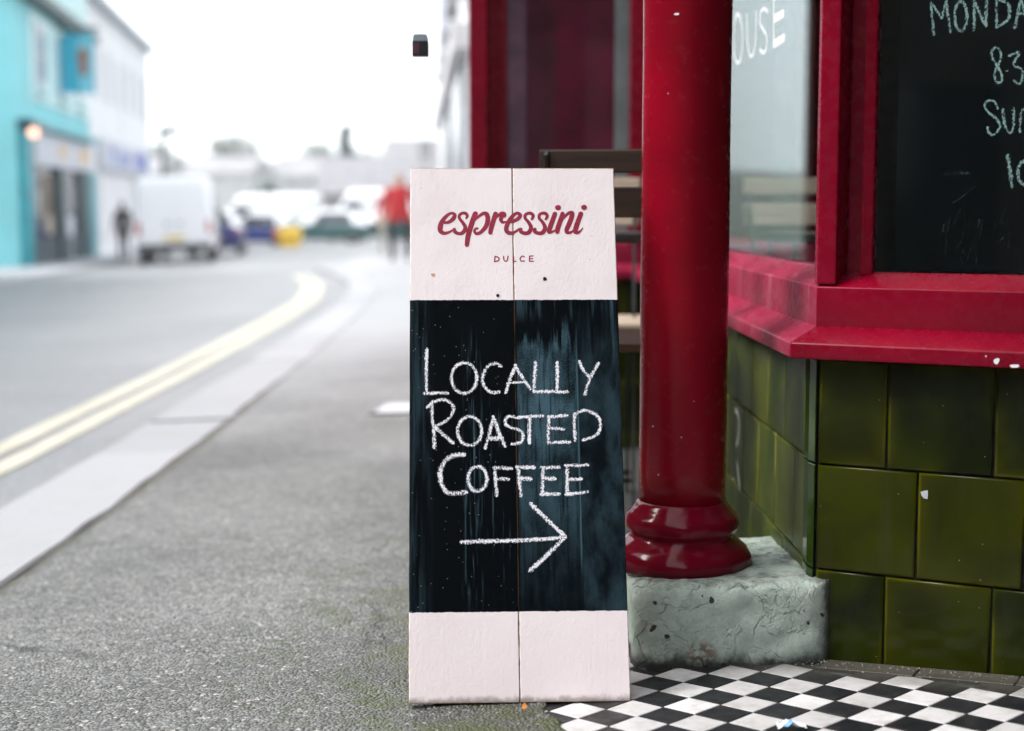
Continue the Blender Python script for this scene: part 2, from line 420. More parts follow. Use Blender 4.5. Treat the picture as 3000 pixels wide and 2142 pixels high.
    drip2 = t.mul(bx(0.12, 0.160, 0.19, 0.50, 0.006, 0.06), t.sm(streak2, 0.58, 0.68), 0.45)
    tops = t.mul(t.sm(x, 0.168, 0.172), t.sm(z, 0.585, 0.62), t.sm(streak, 0.48, 0.66), 0.45)
    wash = t.m('MAXIMUM', t.m('MAXIMUM', t.m('MAXIMUM', right, far), t.m('MAXIMUM', lines, redge)), t.m('MAXIMUM', t.m('MAXIMUM', ledge, drip), t.m('MAXIMUM', drip2, tops)))
    black = t.mix(t.m('MINIMUM', wash, 1.0), (0.0011, 0.0024, 0.0038), (0.062, 0.122, 0.158))
    specks = t.mul(t.sm(t.voro(c, 150), 0.12, 0.06), t.sm(t.xyz(t.voro(c, 150, 'F1', 'Color'))[1], 0.93, 0.96), t.sm(x, 0.175, 0.12))
    black = t.mix(t.m('MULTIPLY', specks, 0.8), black, (0.45, 0.50, 0.52))
    edge = t.m('MULTIPLY', t.m('SUBTRACT', t.noise(c, 130, 4, 0.7), 0.5), 0.004)
    zz = t.m('ADD', z, edge)
    band = t.mul(t.sm(zz, 0.1340, 0.1346), t.sm(zz, 0.6284, 0.6276))
    col = t.mix(band, white, black)
    nb = t.bump(t.m('ADD', t.m('MULTIPLY', grain, 0.28), t.m('MULTIPLY', t.noise(c, 140, 4, 0.7), 0.8)), 0.5, 0.0018)
    return t.done(col, t.m('ADD', 0.62, t.m('MULTIPLY', band, -0.06)), nb, Specular_IOR_Level=t.m('ADD', 0.35, t.m('MULTIPLY', band, -0.32)))

def m_chalk(name, col, lo, hi, scale, strength=1.0):
    t = NT(name); c = t.pos()
    a = t.m('ADD', t.noise(t.co('Object', (scale, scale, scale * 0.75)), 1.0, 3, 0.75), t.m('MULTIPLY', t.m('SUBTRACT', t.noise(c, 60, 3), 0.5), 0.25))
    e = t.n('Attribute', attribute_name='edge').outputs['Fac']
    a = t.m('SUBTRACT', a, t.m('MULTIPLY', t.m('POWER', e, 2.0), 0.22))
    fac = t.m('MULTIPLY', t.sm(a, lo, hi), strength)
    return t.done(col, 0.9, None, Alpha=fac, Specular_IOR_Level=0.1)

def m_letter():
    t = NT('red_lettering_paint'); c = t.co('Object', (1, 1, 1), (0, 0, 0), (0, R(35), 0))
    s = t.noise(t.co('Object', (60, 1, 260)), 1.0, 4, 0.6)
    col = t.mix(t.sm(s, 0.35, 0.7), (0.215, 0.0005, 0.022), (0.34, 0.004, 0.046))
    return t.done(col, 0.5, None)

def m_glass(name='window_glass', tint=(0.86, 0.92, 0.90), haze=0.0):
    t = NT(name)
    f = t.n('LayerWeight', {'Blend': 0.5}).outputs['Facing']
    fr = t.m('ADD', 0.04, t.m('MULTIPLY', t.m('POWER', f, 5.0), 0.94))
    tr = t.n('BsdfTransparent', {'Color': (*tint, 1)}).outputs[0]
    gl = t.n('BsdfGlossy', {'Roughness': 0.01, 'Color': (1, 1, 1, 1)}).outputs[0]
    mx = t.n('MixShader', {0: fr, 1: tr, 2: gl}).outputs[0]
    t.t.links.new(mx, t.out.inputs['Surface'])
    return t.mat

def m_wood(name, a, b, rough=0.45):
    t = NT(name); c = t.co('Object')
    g = t.noise(t.co('Object', (6, 90, 90)), 1.0, 5, 0.6, 0.3)
    col = t.mix(t.sm(g, 0.3, 0.7), a, b)
    return t.done(col, rough, t.bump(g, 0.15, 0.001))

def emit(name, col, strength):
    t = NT(name)
    return t.done(col, 0.4, None, Emission_Color=(*col, 1), Emission_Strength=strength)

M = dict(
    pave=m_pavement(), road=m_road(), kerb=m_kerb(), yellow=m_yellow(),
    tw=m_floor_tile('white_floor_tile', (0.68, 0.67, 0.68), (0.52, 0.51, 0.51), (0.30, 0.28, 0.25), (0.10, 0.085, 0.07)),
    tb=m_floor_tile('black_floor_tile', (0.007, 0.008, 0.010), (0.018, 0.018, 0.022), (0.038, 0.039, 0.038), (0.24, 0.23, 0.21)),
    grout=plain('dirty_grout', (0.045, 0.046, 0.044), 0.85, 0.3, 40, 0.4),
    glaze=m_glaze('green_glazed_tile', (0.0048, 0.0078, 0.0002), (0.0170, 0.0240, 0.0003), (0.085, 0.085, 0.001)),
    glaze_side=m_glaze('weathered_green_tile', (0.018, 0.030, 0.003), (0.060, 0.078, 0.008), (0.14, 0.14, 0.015), 0.36),
    trim=m_glaze('bright_green_trim', (0.010, 0.024, 0.002), (0.022, 0.048, 0.004), (0.03, 0.06, 0.006), 0.12),
    red=m_red('red_gloss_paint'), redpost=m_red('red_post_paint', (0.205, 0.0003, 0.009), 0.20, 0.2), redbase=m_red('red_lumpy_paint', (0.135, 0.0004, 0.011), 0.12, 0.15),
    redpink=m_red('pinkish_streaked_red_paint', (0.26, 0.010, 0.042), 0.30, 0.5, 0.40),  # pinker red with pale vertical streaks
    plinth=m_plinth(), sign=m_sign(), letter=m_letter(),
    rawwood=plain('bare_pine_edge', (0.55, 0.30, 0.13), 0.7, 0.15, 30),
    hole=plain('dark_hole', (0.006, 0.005, 0.005), 0.9, 0.1),
    chalk=m_chalk('white_chalk', (0.86, 0.86, 0.93), 0.385, 0.48, 480), chalk2=m_chalk('soft_chalk', (0.50, 0.62, 0.66), 0.32, 0.55, 330, 0.95), smear=m_chalk('chalk_smear', (0.22, 0.30, 0.34), 0.46, 0.75, 200, 0.55),
    glass=m_glass(), glass3=m_glass('old_side_glass', (0.76, 0.82, 0.82)), glass2=m_glass('far_bay_glass', (0.80, 0.80, 0.82)),
    board=plain('window_blackboard', (0.0012, 0.002, 0.003), 0.6, 0.2, 20, Specular_IOR_Level=0.05),
    whitepaint=plain('white_paint', (0.78, 0.79, 0.80), 0.6, 0.04), graffiti=plain('white_marker_paint', (0.72, 0.78, 0.75), 0.6, 0.08, 60),
    woodd=m_wood('shaded_slat', (0.012, 0.005, 0.0025), (0.034, 0.015, 0.007)), woodl=m_wood('pale_lit_slat', (0.40, 0.31, 0.23), (0.56, 0.47, 0.38)),  # slat tones carry shade on the near chair, skylight on the far one
    steel=plain('black_painted_steel', (0.010, 0.013, 0.014), 0.4, 0.2, 30), tabletop=plain('dark_table_top', (0.03, 0.028, 0.026), 0.4, 0.2, 30),
    maroon=plain('maroon_curtain', (0.24, 0.018, 0.062), 0.8, 0.3, 4), mauve=plain('mauve_reflection', (0.42, 0.22, 0.31), 0.8, 0.2, 6), palegreen=plain('pale_green_paint', (0.50, 0.66, 0.60), 0.6, 0.1),
    brick=plain('cafe_upper_render', (0.42, 0.40, 0.37), 0.8, 0.1, 3), soffit=plain('dark_soffit', (0.05, 0.02, 0.022), 0.7, 0.1), dark=plain('dark_interior', (0.020, 0.017, 0.015), 0.8, 0.3, 3),
    brown=plain('brown_panelling', (0.10, 0.065, 0.035), 0.6, 0.3, 14),
    teal=plain('pale_teal_render', (0.195, 0.56, 0.61), 0.75, 0.05, 0.7), tealp=plain('pale_teal_stone', (0.50, 0.70, 0.72), 0.7, 0.06, 1), teald=plain('dark_teal_paint', (0.005, 0.045, 0.060), 0.4, 0.15, 3), tealm=plain('teal_timber', (0.02, 0.30, 0.36), 0.45, 0.12, 3),
    gutter=plain('dark_green_gutter', (0.010, 0.05, 0.055), 0.5, 0.2), fascia=plain('pale_fascia', (0.48, 0.50, 0.56), 0.6, 0.06, 2), ochre=plain('ochre_lettering', (0.62, 0.42, 0.24), 0.6, 0.1),
    white=plain('white_render', (0.70, 0.705, 0.73), 0.8, 0.05, 0.6), white2=plain('off_white_render', (0.66, 0.65, 0.675), 0.8, 0.06, 0.7), slate=plain('grey_slate', (0.22, 0.22, 0.235), 0.7, 0.12, 2), stone=plain('grey_stone', (0.24, 0.235, 0.24), 0.85, 0.15, 1.5),
    dkstone=plain('unseen_dark_terrace_stone', (0.07, 0.068, 0.066), 0.85, 0.2, 1.5), coverm=plain('pale_cover_metal', (0.62, 0.64, 0.67), 0.5, 0.1, 20),
    greyw=plain('window_grey', (0.30, 0.33, 0.36), 0.15, 0.15), bluesign=plain('blue_signage', (0.10, 0.14, 0.42), 0.5, 0.1),
    cyan=plain('cyan_sign_board', (0.0, 0.36, 0.52), 0.5, 0.12, 6), cyanl=plain('light_blue_sign_board', (0.16, 0.52, 0.64), 0.5, 0.12, 6), rustf=plain('brown_figure_paint', (0.30, 0.10, 0.035), 0.6, 0.3, 12),
    vanw=plain('white_van_paint', (0.80, 0.81, 0.84), 0.25, 0.02), tyre=plain('tyre_rubber', (0.012, 0.012, 0.013), 0.8, 0.2), hub=plain('wheel_grey', (0.30, 0.31, 0.33), 0.4, 0.1), carglass=plain('car_window', (0.03, 0.04, 0.05), 0.08, 0.1), tail=plain('red_light_lens', (0.45, 0.01, 0.012), 0.2, 0.05), plate=plain('yellow_plate', (0.68, 0.50, 0.05), 0.5, 0.05), chrome=plain('grey_bumper', (0.06, 0.06, 0.065), 0.5, 0.1),
    blue=plain('blue_car_paint', (0.012, 0.035, 0.24), 0.25, 0.05), navy=plain('navy_car_paint', (0.012, 0.016, 0.14), 0.25, 0.05), greencar=plain('dark_green_car_paint', (0.02, 0.10, 0.10), 0.25, 0.05),
    gritbin=plain('yellow_plastic', (0.80, 0.50, 0.02), 0.5, 0.05), orange=plain('orange_plastic', (0.65, 0.18, 0.02), 0.5, 0.05), 
    skin=plain('skin', (0.45, 0.27, 0.20), 0.6, 0.05), hair=plain('brown_hair', (0.035, 0.02, 0.013), 0.6, 0.2), jred=plain('red_jacket', (0.42, 0.0005, 0.006), 0.7, 0.1), jcoral=plain('coral_jacket', (0.42, 0.085, 0.075), 0.7, 0.1), trd=plain('dark_trousers', (0.012, 0.016, 0.022), 0.8, 0.2), trb=plain('beige_trousers', (0.33, 0.29, 0.24), 0.8, 0.1), jblack=plain('black_coat', (0.005, 0.004, 0.006), 0.8, 0.2), shoe=plain('dark_shoes', (0.01, 0.01, 0.01), 0.5, 0.1),
    leaf=plain('tree_leaves', (0.035, 0.075, 0.045), 0.7, 0.3, 0.8), leafb=plain('blue_green_needles', (0.012, 0.055, 0.065), 0.7, 0.3, 0.8), bark=plain('bark', (0.07, 0.055, 0.045), 0.9, 0.2), hillw=plain('hill_house_render', (0.36, 0.36, 0.38), 0.8, 0.08, 0.5), hillr=plain('hill_house_roof', (0.26, 0.257, 0.275), 0.8, 0.08, 0.5),
    grass=plain('hillside_grass', (0.085, 0.115, 0.085), 0.9, 0.2, 0.05),
    lamp=emit('lit_warm_lamp', (1.0, 0.52, 0.36), 0.85), lamp2=emit('lit_pale_lamp', (1.0, 0.84, 0.70), 0.75), paper=plain('white_paper', (0.80, 0.84, 0.90), 0.7, 0.03), paperblue=plain('blue_paper_print', (0.22, 0.42, 0.70), 0.7, 0.1), leafo=plain('orange_leaf', (0.48, 0.17, 0.015), 0.7, 0.2, 60),
    grit=plain('loose_grit', (0.34, 0.33, 0.31), 0.8, 0.4, 300), lily=plain('black_lantern', (0.012, 0.016, 0.020), 0.4, 0.2), lanternp=plain('plum_sign_panel', (0.09, 0.02, 0.045), 0.5, 0.2), lanternc=plain('grey_lantern_cap', (0.28, 0.33, 0.40), 0.5, 0.1),
)

# ------------------------------------------------------------------ ground levels
def T(x, y):
    """pavement level: falls down the street and towards the gutter"""
    xx = max(-13.0, min(3.0, x))
    if y < 3: s = 0.0317 * y
    elif y < 7: s = 0.0951 + 0.0317 * (y - 3) - 0.0247 * (y - 3) ** 2 / 8
    else: s = 0.1725 + 0.007 * (y - 7)
    return 0.0397 * xx - s

def interp(pts, y):
    if y <= pts[0][1]: return pts[0][0]
    for (x0, y0), (x1, y1) in zip(pts, pts[1:]):
        if y <= y1: return x0 + (x1 - x0) * (y - y0) / (y1 - y0)
    return pts[-1][0]

KERB_IN = [(-1.05, -8), (-1.09, 2), (-1.11, 3.3), (-1.13, 4.3), (-1.155, 5), (-1.20, 7), (-1.225, 9), (-1.28, 11.2), (-1.37, 14.4), (-1.54, 17.8), (-2.0, 22), (-2.7, 26), (-3.5, 30)]
EDGE = [(1.2, -3), (0.50, 0.6), (0.32, 1.0), (0.078, 2.12), (0.053, 2.21), (0.0, 2.6), (-0.06, 3.6), (-0.17, 5.0), (-0.34, 11), (-0.9, 20), (-1.9, 34)]

def smooth01(a, b, v):
    t = max(0.0, min(1.0, (v - a) / (b - a))); return t * t * (3 - 2 * t)

def sheet(name, ys, xs_of_y, zf, mat, label=None, parent=None):
    m = MB(); rows = [[(x, y, zf(x, y)) for x in xs_of_y(y)] for y in ys]; n = len(rows[0])
    m.v = [p for r in rows for p in r]
    m.f = [(i * n + j, i * n + j + 1, (i + 1) * n + j + 1, (i + 1) * n + j) for i in range(len(rows) - 1) for j in range(n - 1)]
    m.m = [0] * len(m.f)
    o = m.build(name, mat, parent, smooth=True)
    return o

def frange(a, b, s):
    out = []; v = a
    while v < b - 1e-9: out.append(v); v += s
    return out + [b]

# ground: one sheet to the horizon, rising into the far hill
def hill(x, y):
    h = 8.5 * smooth01(120, 330, y) * (0.80 + 0.20 * math.sin(x * 0.021 + 0.6) + 0.10 * math.sin(x * 0.061))
    return h - 4.0 * smooth01(380, 700, y)
gy = frange(-60, 120, 10) + frange(130, 420, 12) + frange(440, 690, 50)
gx = frange(-410, -250, 40) + frange(-240, 240, 12) + frange(250, 410, 40)
ground = sheet('ground', gy, lambda y: gx, lambda x, y: T(x, min(y, 110)) - 0.13 + hill(x, y), M['grass'])
tag(ground, kind='structure')

# road
ry = frange(-8, 2, 2) + frange(2.25, 8, 0.25) + frange(8.5, 30, 1.5) + frange(33, 112, 4)
def road_xs(y):
    k = interp(KERB_IN, y) - 0.20
    if y > 30: k = 3.0 + (y - 30) * 0.6
    return [-14.5, -12, -10, -8, -6, -4.5, -3.2, -2.4, -1.9, k] if k < -1 and k > -1.85 else [-16 - max(0, y - 50) * 0.3, -14, -12, -10, -8, -6.5, -5.2, -4.4, -4.1, max(k, -3.9)]
road = sheet('road', ry, road_xs, lambda x, y: T(x, y) - 0.07, M['road'])
tag(road, kind='structure')

# pavement with a slightly heaped, ragged asphalt edge against the tiled threshold
def edge_x(y):
    e = interp(EDGE, y)
    return e + 0.022 * mnoise.noise(Vector((y * 9.0, 3.1, 0))) + 0.012 * mnoise.noise(Vector((y * 31.0, 7.7, 0)))
py = frange(-8, 1.4, 0.6) + frange(1.42, 3.0, 0.02) + frange(3.1, 6, 0.1) + frange(6.5, 14, 0.5) + frange(15, 36, 1.5)
ACROSS = [0, .1, .2, .3, .4, .5, .6, .68, .75, .80, .84, .875, .905, .93, .95, .965, .978, .988, .995, 1.0]
def pave_xs(y):
    k = interp(KERB_IN, y); e = edge_x(y)
    return [k + (e - k) * a for a in ACROSS]
def pave_z(x, y):
    e = edge_x(y); d = e - x
    lift = 0.0095 * smooth01(0.75, 0.06, d) * smooth01(4.2, 3.0, y)
    if d < 0.004: lift -= 0.020
    if y < 4: lift += 0.0022 * mnoise.noise(Vector((x * 14, y * 14, 0))) + 0.0016 * mnoise.noise(Vector((x * 40, y * 40, 2)))
    return T(x, y) + lift
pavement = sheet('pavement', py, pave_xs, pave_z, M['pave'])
tag(pavement, kind='structure')

# kerb: granite stones laid end to end
kerb = empty('kerb', (-1.3, 0, 0)); tag(kerb, kind='structure')
y = -2.0; k = 0
while y < 30:
    L = 0.92 if y < 12 else 1.8
    if k == 4: L = 3.80
    y1 = min(30, y + L)
    gap = 0.022 if abs(y1 - 6.40) < 0.05 else 0.0
    a0, a1 = interp(KERB_IN, y + 0.008), interp(KERB_IN, y1 - 0.008)
    w = 0.355 + rnd.uniform(-0.006, 0.006); up = rnd.uniform(0.002, 0.007)
    m = MB(); n = 16; rings = []
    for i in range(n + 1):
        f = i / n; yy = y + 0.008 + (y1 - y - 0.016 - gap) * f
        xi = a0 + (a1 - a0) * f + rnd.uniform(-0.004, 0.003) + 0.014 * mnoise.noise(Vector((yy * 5.0, 4.4, 0))); xo = a0 + (a1 - a0) * f - w
        zi, zo = T(xi, yy) + up, T(xo, yy) + up
        rings.append([(xi, yy, zi - 0.12), (xi, yy, zi - 0.008), (xi - 0.008, yy, zi), (xo + 0.02, yy, zo), (xo, yy, zo - 0.02), (xo - 0.004, yy, zo - 0.14)])
    m.sweep(rings)
    m.build('kerb_stone', M['kerb'], kerb, origin=kerb.location)
    y = y1; k += 1

# double yellow lines, 4 mm above the road
def stripe(off0, off1, ys):
    m = MB(); n = len(ys)
    for yy in ys:
        kx = interp(KERB_IN, yy) - 0.355
        for o in (off0, off1):
            wx = kx - o + 0.006 * mnoise.noise(Vector((yy * 2.3, o * 30, 0)))
            m.v.append((wx, yy, T(wx, yy) - 0.07 + 0.005))
    m.f = [(2 * i, 2 * i + 1, 2 * i + 3, 2 * i + 2) for i in range(n - 1)]; m.m = [0] * (n - 1)
    return m
for lo, hi in ((0.335, 0.445), (0.505, 0.625)):
    o = stripe(lo, hi, frange(-2, 8, 0.25) + frange(8.5, 27, 0.5)).build('yellow_line', M['yellow'])
    tag(o, kind='structure')

# far pavement under the houses opposite
def fac_x(y): return -11.95 - 0.129 * (y - 37.4)       # house fronts across the street
fp = MB(); rings = []
for yy in frange(-8, 92, 4):
    a = fac_x(yy)
    rings.append([(a - 3, yy, T(a, yy) - 0.15), (a - 3, yy, T(a, yy)), (a + 1.7, yy, T(a + 1.7, yy) + 0.01), (a + 1.72, yy, T(a, yy) - 0.15)])
fp.sweep(rings)
tag(fp.build('far_pavement', M['kerb']), kind='structure')

# ------------------------------------------------------------------ tiled threshold (checkerboard floor)
LO = Vector((0.2246, 2.2865, -0.0645)); LU = Vector((0.0416, -0.0426, 0.0030)); LV = Vector((0.0427, 0.0417, 0.0004))
TS = 0.05964
fu, fv = LU.normalized(), LV.normalized(); fn = fu.cross(fv).normalized(); fv = fn.cross(fu)
lobby = empty('tiled_floor', LO); tag(lobby, kind='structure')
WALL_A = Vector((0.686, 2.3264, 0)); WD = Vector((math.sin(R(63)), -math.cos(R(63)), 0)); WN = Vector((-math.cos(R(63)), -math.sin(R(63)), 0))   # canted front of the near bay: along, outward
CORNER = Vector((0.4815, 2.430, 0)); SD = Vector((-0.0164, 1, 0)).normalized(); SN = Vector((-SD.y, SD.x, 0))                                     # side of the near bay: along (away), outward

bed = MB()
bp = [(1.4, 0.5), (1.4, 2.2), (0.70, 2.42), (0.49, 2.44), (0.43, 5.3), (-0.24, 5.3), (-0.13, 3.6), (-0.07, 2.6), (-0.02, 2.2), (0.24, 1.0), (0.42, 0.5)]
bed.add([(x, y, T(x, y) + 0.0015) for x, y in bp] + [(x, y, T(x, y) - 0.05) for x, y in bp],
        [tuple(range(len(bp)))] + [(i, (i + 1) % len(bp), len(bp) + (i + 1) % len(bp), len(bp) + i) for i in range(len(bp))])
bed.build('mortar_bed', M['grout'], lobby, origin=LO)

def tile_mesh(mat, name):
    m = MB(); h = TS / 2 - 0.0008; c = 0.0012; t = 0.006
    rings = [[(-h, -h, -t), (h, -h, -t), (h, h, -t), (-h, h, -t)], [(-h, -h, -c * 0.6), (h, -h, -c * 0.6), (h, h, -c * 0.6), (-h, h, -c * 0.6)], [(-h + c, -h + c, 0), (h - c, -h + c, 0), (h - c, h - c, 0), (-h + c, h - c, 0)]]
    return m.sweep(rings).mesh(name, mat)
tmesh = [tile_mesh(M['tb'], 'tile'), tile_mesh(M['tw'], 'tile')]
base_rot = Matrix((fu, fv, fn)).transposed()
rest = [MB(), MB()]
for i in range(-50, 34):
    for j in range(-34, 62):
        c = LO + LU * (i + 0.5) + LV * (j + 0.5)
        if c.y < 1.35 or c.y > 5.05 or c.x > 1.25: continue
        if c.x < interp(EDGE, c.y) - 0.05: continue
        dw = (c - WALL_A).dot(WN)
        if c.y < 2.9 and dw < 0.052: continue                      # dark border course runs along the wall
        if c.y >= 2.4 and c.x > CORNER.x - 0.02: continue
        col = (i + j) % 2                                          # the tile right of lattice point (0,0) is white
        white = (i + j) % 2 == 0
        nz = fn * (0.0062 + rnd.uniform(-0.0006, 0.0006))
        if c.y < 2.62 and c.x < 1.0 and c.y > 1.85:
            o = link('tile', tmesh[1 if white else 0], lobby)
            tilt = Matrix.Rotation(rnd.uniform(-0.006, 0.006), 3, 'X') @ Matrix.Rotation(rnd.uniform(-0.006, 0.006), 3, 'Y') @ Matrix.Rotation(rnd.uniform(-0.007, 0.007), 3, 'Z')
            o.matrix_local = Matrix.Translation(c - LO + nz) @ (base_rot @ tilt).to_4x4()
        else:
            h = TS / 2 - 0.0008
            rest[1 if white else 0].obox(c + nz - fn * 0.004, fu, fv, fn, h, h, 0.004)
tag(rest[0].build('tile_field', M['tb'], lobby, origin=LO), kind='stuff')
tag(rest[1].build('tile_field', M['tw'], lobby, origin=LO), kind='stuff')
# border course of dark slabs along the foot of the wall
s = -0.20
while s < 0.62:
    L = 0.150
    p = WALL_A + WD * (s + L / 2) + WN * 0.024
    m = MB().obox((0, 0, 0), WD, WN, (0, 0, 1), L / 2 - 0.0012, 0.025, 0.004)
    o = m.build('border_tile', M['tb'], lobby, bevel=0.001, seg=1)
    o.location = Vector((p.x, p.y, T(p.x, p.y) + 0.0035)) - LO
    o.rotation_euler = (math.atan(-0.0317), -math.atan(0.0397), 0)
    s += L

# ------------------------------------------------------------------ near bay window of the cafe
bay = empty('bay_window', (CORNER.x, CORNER.y, T(CORNER.x, CORNER.y)), label='near red cafe bay window over dark green tiles, blackboard behind its glass', cat='shop window')
BO = bay.location.copy()
def wpt(s, o, z): return WALL_A + WD * s + WN * o + Vector((0, 0, z))
def spt(s, o, z): return CORNER + SD * s + SN * o + Vector((0, 0, z))
S0 = (CORNER - WALL_A).dot(WD)            # front coordinate of the corner, about -0.229
S_END, D_END = 0.62, 2.62
# masonry behind the tiles
m = MB()
m.add([wpt(S0 + 0.004, -0.014, -0.25), wpt(S_END, -0.014, -0.25), wpt(S_END, -0.12, -0.25), spt(0.10, -0.12, -0.25), spt(D_END, -0.12, -0.25), spt(D_END, -0.014, -0.25), spt(0.004, -0.014, -0.25)] +
      [wpt(S0 + 0.004, -0.014, 0.438), wpt(S_END, -0.014, 0.438), wpt(S_END, -0.12, 0.438), spt(0.10, -0.12, 0.438), spt(D_END, -0.12, 0.438), spt(D_END, -0.014, 0.438), spt(0.004, -0.014, 0.438)],
      [(0, 1, 2, 3, 4, 5, 6), (7, 13, 12, 11, 10, 9, 8)] + [(i, (i + 1) % 7, 7 + (i + 1) % 7, 7 + i) for i in range(7)])
m.build('stall_riser', M['grout'], bay, origin=BO)
riser = [c for c in COL.objects if c.parent == bay][0]

_tcache = {}
def glazed(w, h, mat, depth=0.010):
    """pillowed tile face with an 'edge' attribute that is 1 on the rim"""
    key = (round(w, 4), round(h, 4), mat.name)
    if key in _tcache: return _tcache[key]
    ins = [(0, -depth, 1.0), (0, -0.0022, 1.0), (0.0018, -0.0004, 0.95), (0.006, 0.0, 0.40), (0.034, 0.0, 0.0)]
    v, e, f = [], [], []
    for (i, o, a) in ins:
        i = min(i, min(w, h) * 0.42)
        for (x, z) in ((-w / 2 + i, -h / 2 + i), (w / 2 - i, -h / 2 + i), (w / 2 - i, h / 2 - i), (-w / 2 + i, h / 2 - i)):
            v.append((x, o, z)); e.append(a)
    for k in range(len(ins) - 1):
        for j in range(4):
            f.append((k * 4 + j, k * 4 + (j + 1) % 4, k * 4 + 4 + (j + 1) % 4, k * 4 + 4 + j))
    b = (len(ins) - 1) * 4; f.append((b, b + 1, b + 2, b + 3))
    me = bpy.data.meshes.new('tile'); me.from_pydata(v, [], f); me.materials.append(mat)
    at = me.attributes.new('edge', 'FLOAT', 'POINT')
    for i, a in enumerate(e): at.data[i].value = a
    for p in me.polygons: p.use_smooth = p.index >= 4
    _tcache[key] = me
    return me
def wall_tile(c, along, out, w, h, mat, name='tile', tilt=0.004):
    o = link(name, glazed(w, h, mat), riser)
    basis = Matrix((along, out, Vector((0, 0, 1)))).transposed()
    if basis.determinant() < 0: basis = Matrix((-along, out, Vector((0, 0, 1)))).transposed()
    t = Matrix.Rotation(rnd.uniform(-tilt, tilt), 3, 'X') @ Matrix.Rotation(rnd.uniform(-tilt, tilt), 3, 'Z')
    o.matrix_local = Matrix.Translation(c - BO) @ (basis @ t).to_4x4()
    return o
G = 0.0035                                  # joint
rows = [(0.268, 0.437), (0.097, 0.268), (-0.074, 0.097)]
fronts = [[S0 + 0.006, -0.113, 0.049, 0.211, 0.373, 0.535, S_END], [S0 + 0.006, -0.0636, 0.098, 0.260, 0.422, S_END], [S0 + 0.006, -0.111, 0.0535, 0.216, 0.378, 0.540, S_END]]
for (z0, z1), js in zip(rows, fronts):
    for a, b in zip(js, js[1:]):
        wall_tile(wpt((a + b) / 2, -0.004 + rnd.uniform(-0.0012, 0.0012), (z0 + z1) / 2), WD, WN, b - a - G, z1 - z0 - G, M['glaze'])
for k, (z0, z1) in enumerate(rows):
    a = 0.082
    first = True
    while a < D_END:
        w = 0.171 if not (first and k == 1) else 0.085
        b = min(a + w, D_END)
        wall_tile(spt((a + b) / 2, -0.004 + rnd.uniform(-0.001, 0.001), (z0 + z1) / 2), SD, SN, b - a - G, z1 - z0 - G, M['glaze_side'])
        a = b; first = False
# bright quarter-round corner tiles
bis = (WN + SN).normalized()
for (z0, z1) in rows:
    m = MB(); ring0 = []
    pts = [spt(0.080, -0.012, 0), spt(0.080, -0.003, 0), spt(0.030, 0.001, 0), CORNER + bis * -0.004 + SD * 0.003, wpt(S0 + 0.002, -0.004, 0), wpt(S0 + 0.003, -0.013, 0)]
    h0, h1 = z0 + G / 2, z1 - G / 2
    m.sweep([[(p.x, p.y, h0) for p in pts], [(p.x, p.y, h0 + 0.002) for p in pts], [(p.x, p.y, h1) for p in pts]])
    o = m.build('corner_tile', M['trim'], riser, origin=BO, bevel=0.0012, seg=1)

# sill and frames: profile (outward, height) swept round the corner, mitred
def mitre(o, z):
    k = o / (1 + WN.dot(SN))
    p = CORNER + (WN + SN) * k
    return Vector((p.x, p.y, z))
def moulding(name, prof, mat_front, mat_side, bevel=0.0035):
    fr = MB().sweep([[mitre(o, z) for o, z in prof], [wpt(S_END, o, z) for o, z in prof]])
    of = fr.build(name, mat_front, bay, origin=BO, bevel=bevel, seg=3)
    sdm = MB().sweep([[mitre(o, z) + SD * 0.0008 for o, z in prof], [spt(D_END, o, z) for o, z in prof]])
    os_ = sdm.build(name, mat_side, bay, origin=BO, bevel=bevel, seg=3)
    for o in (of, os_): autosmooth(o, 30)
    return of, os_
nose = moulding('sill', [(-0.10, 0.441), (0.045, 0.441), (0.045, 0.4655), (0.000, 0.4895), (-0.10, 0.4895)], M['red'], M['redpink'])
rail = moulding('bottom_rail', [(-0.001, 0.4875), (-0.001, 0.5515), (-0.046, 0.5745), (-0.09, 0.5745), (-0.09, 0.4875)], M['red'], M['redpink'], 0.0022)
# corner post and the stepped jambs
ZT = 2.45
def post_prism(name, plan, z0, z1, mat):
    m = MB().prism([(p.x, p.y) for p in plan], z0, z1)
    return m.build(name, mat, bay, origin=BO, bevel=0.003, seg=2)
post_prism('corner_post', [mitre(-0.0015, 0), wpt(S0 + 0.030, -0.0015, 0), wpt(S0 + 0.036, -0.075, 0), spt(0.036, -0.075, 0), spt(0.024, -0.0015, 0)], 0.556, ZT, M['red'])
post_prism('jamb_bead', [wpt(S0 + 0.034, -0.052, 0), wpt(S0 + 0.060, -0.056, 0), wpt(S0 + 0.060, -0.070, 0), wpt(S0 + 0.034, -0.070, 0)], 0.566, ZT, M['red'])
post_prism('jamb_bead', [wpt(S0 + 0.0605, -0.034, 0), wpt(S0 + 0.078, -0.040, 0), wpt(S0 + 0.078, -0.066, 0), wpt(S0 + 0.0605, -0.066, 0)], 0.570, ZT, M['red'])
post_prism('end_post', [wpt(S_END - 0.06, 0.0, 0), wpt(S_END, 0.0, 0), wpt(S_END, -0.08, 0), wpt(S_END - 0.06, -0.08, 0)], 0.556, ZT, M['red'])
post_prism('end_post', [spt(D_END - 0.05, 0.0, 0), spt(D_END, 0.0, 0), spt(D_END, -0.08, 0), spt(D_END - 0.05, -0.08, 0)], 0.556, ZT, M['red'])
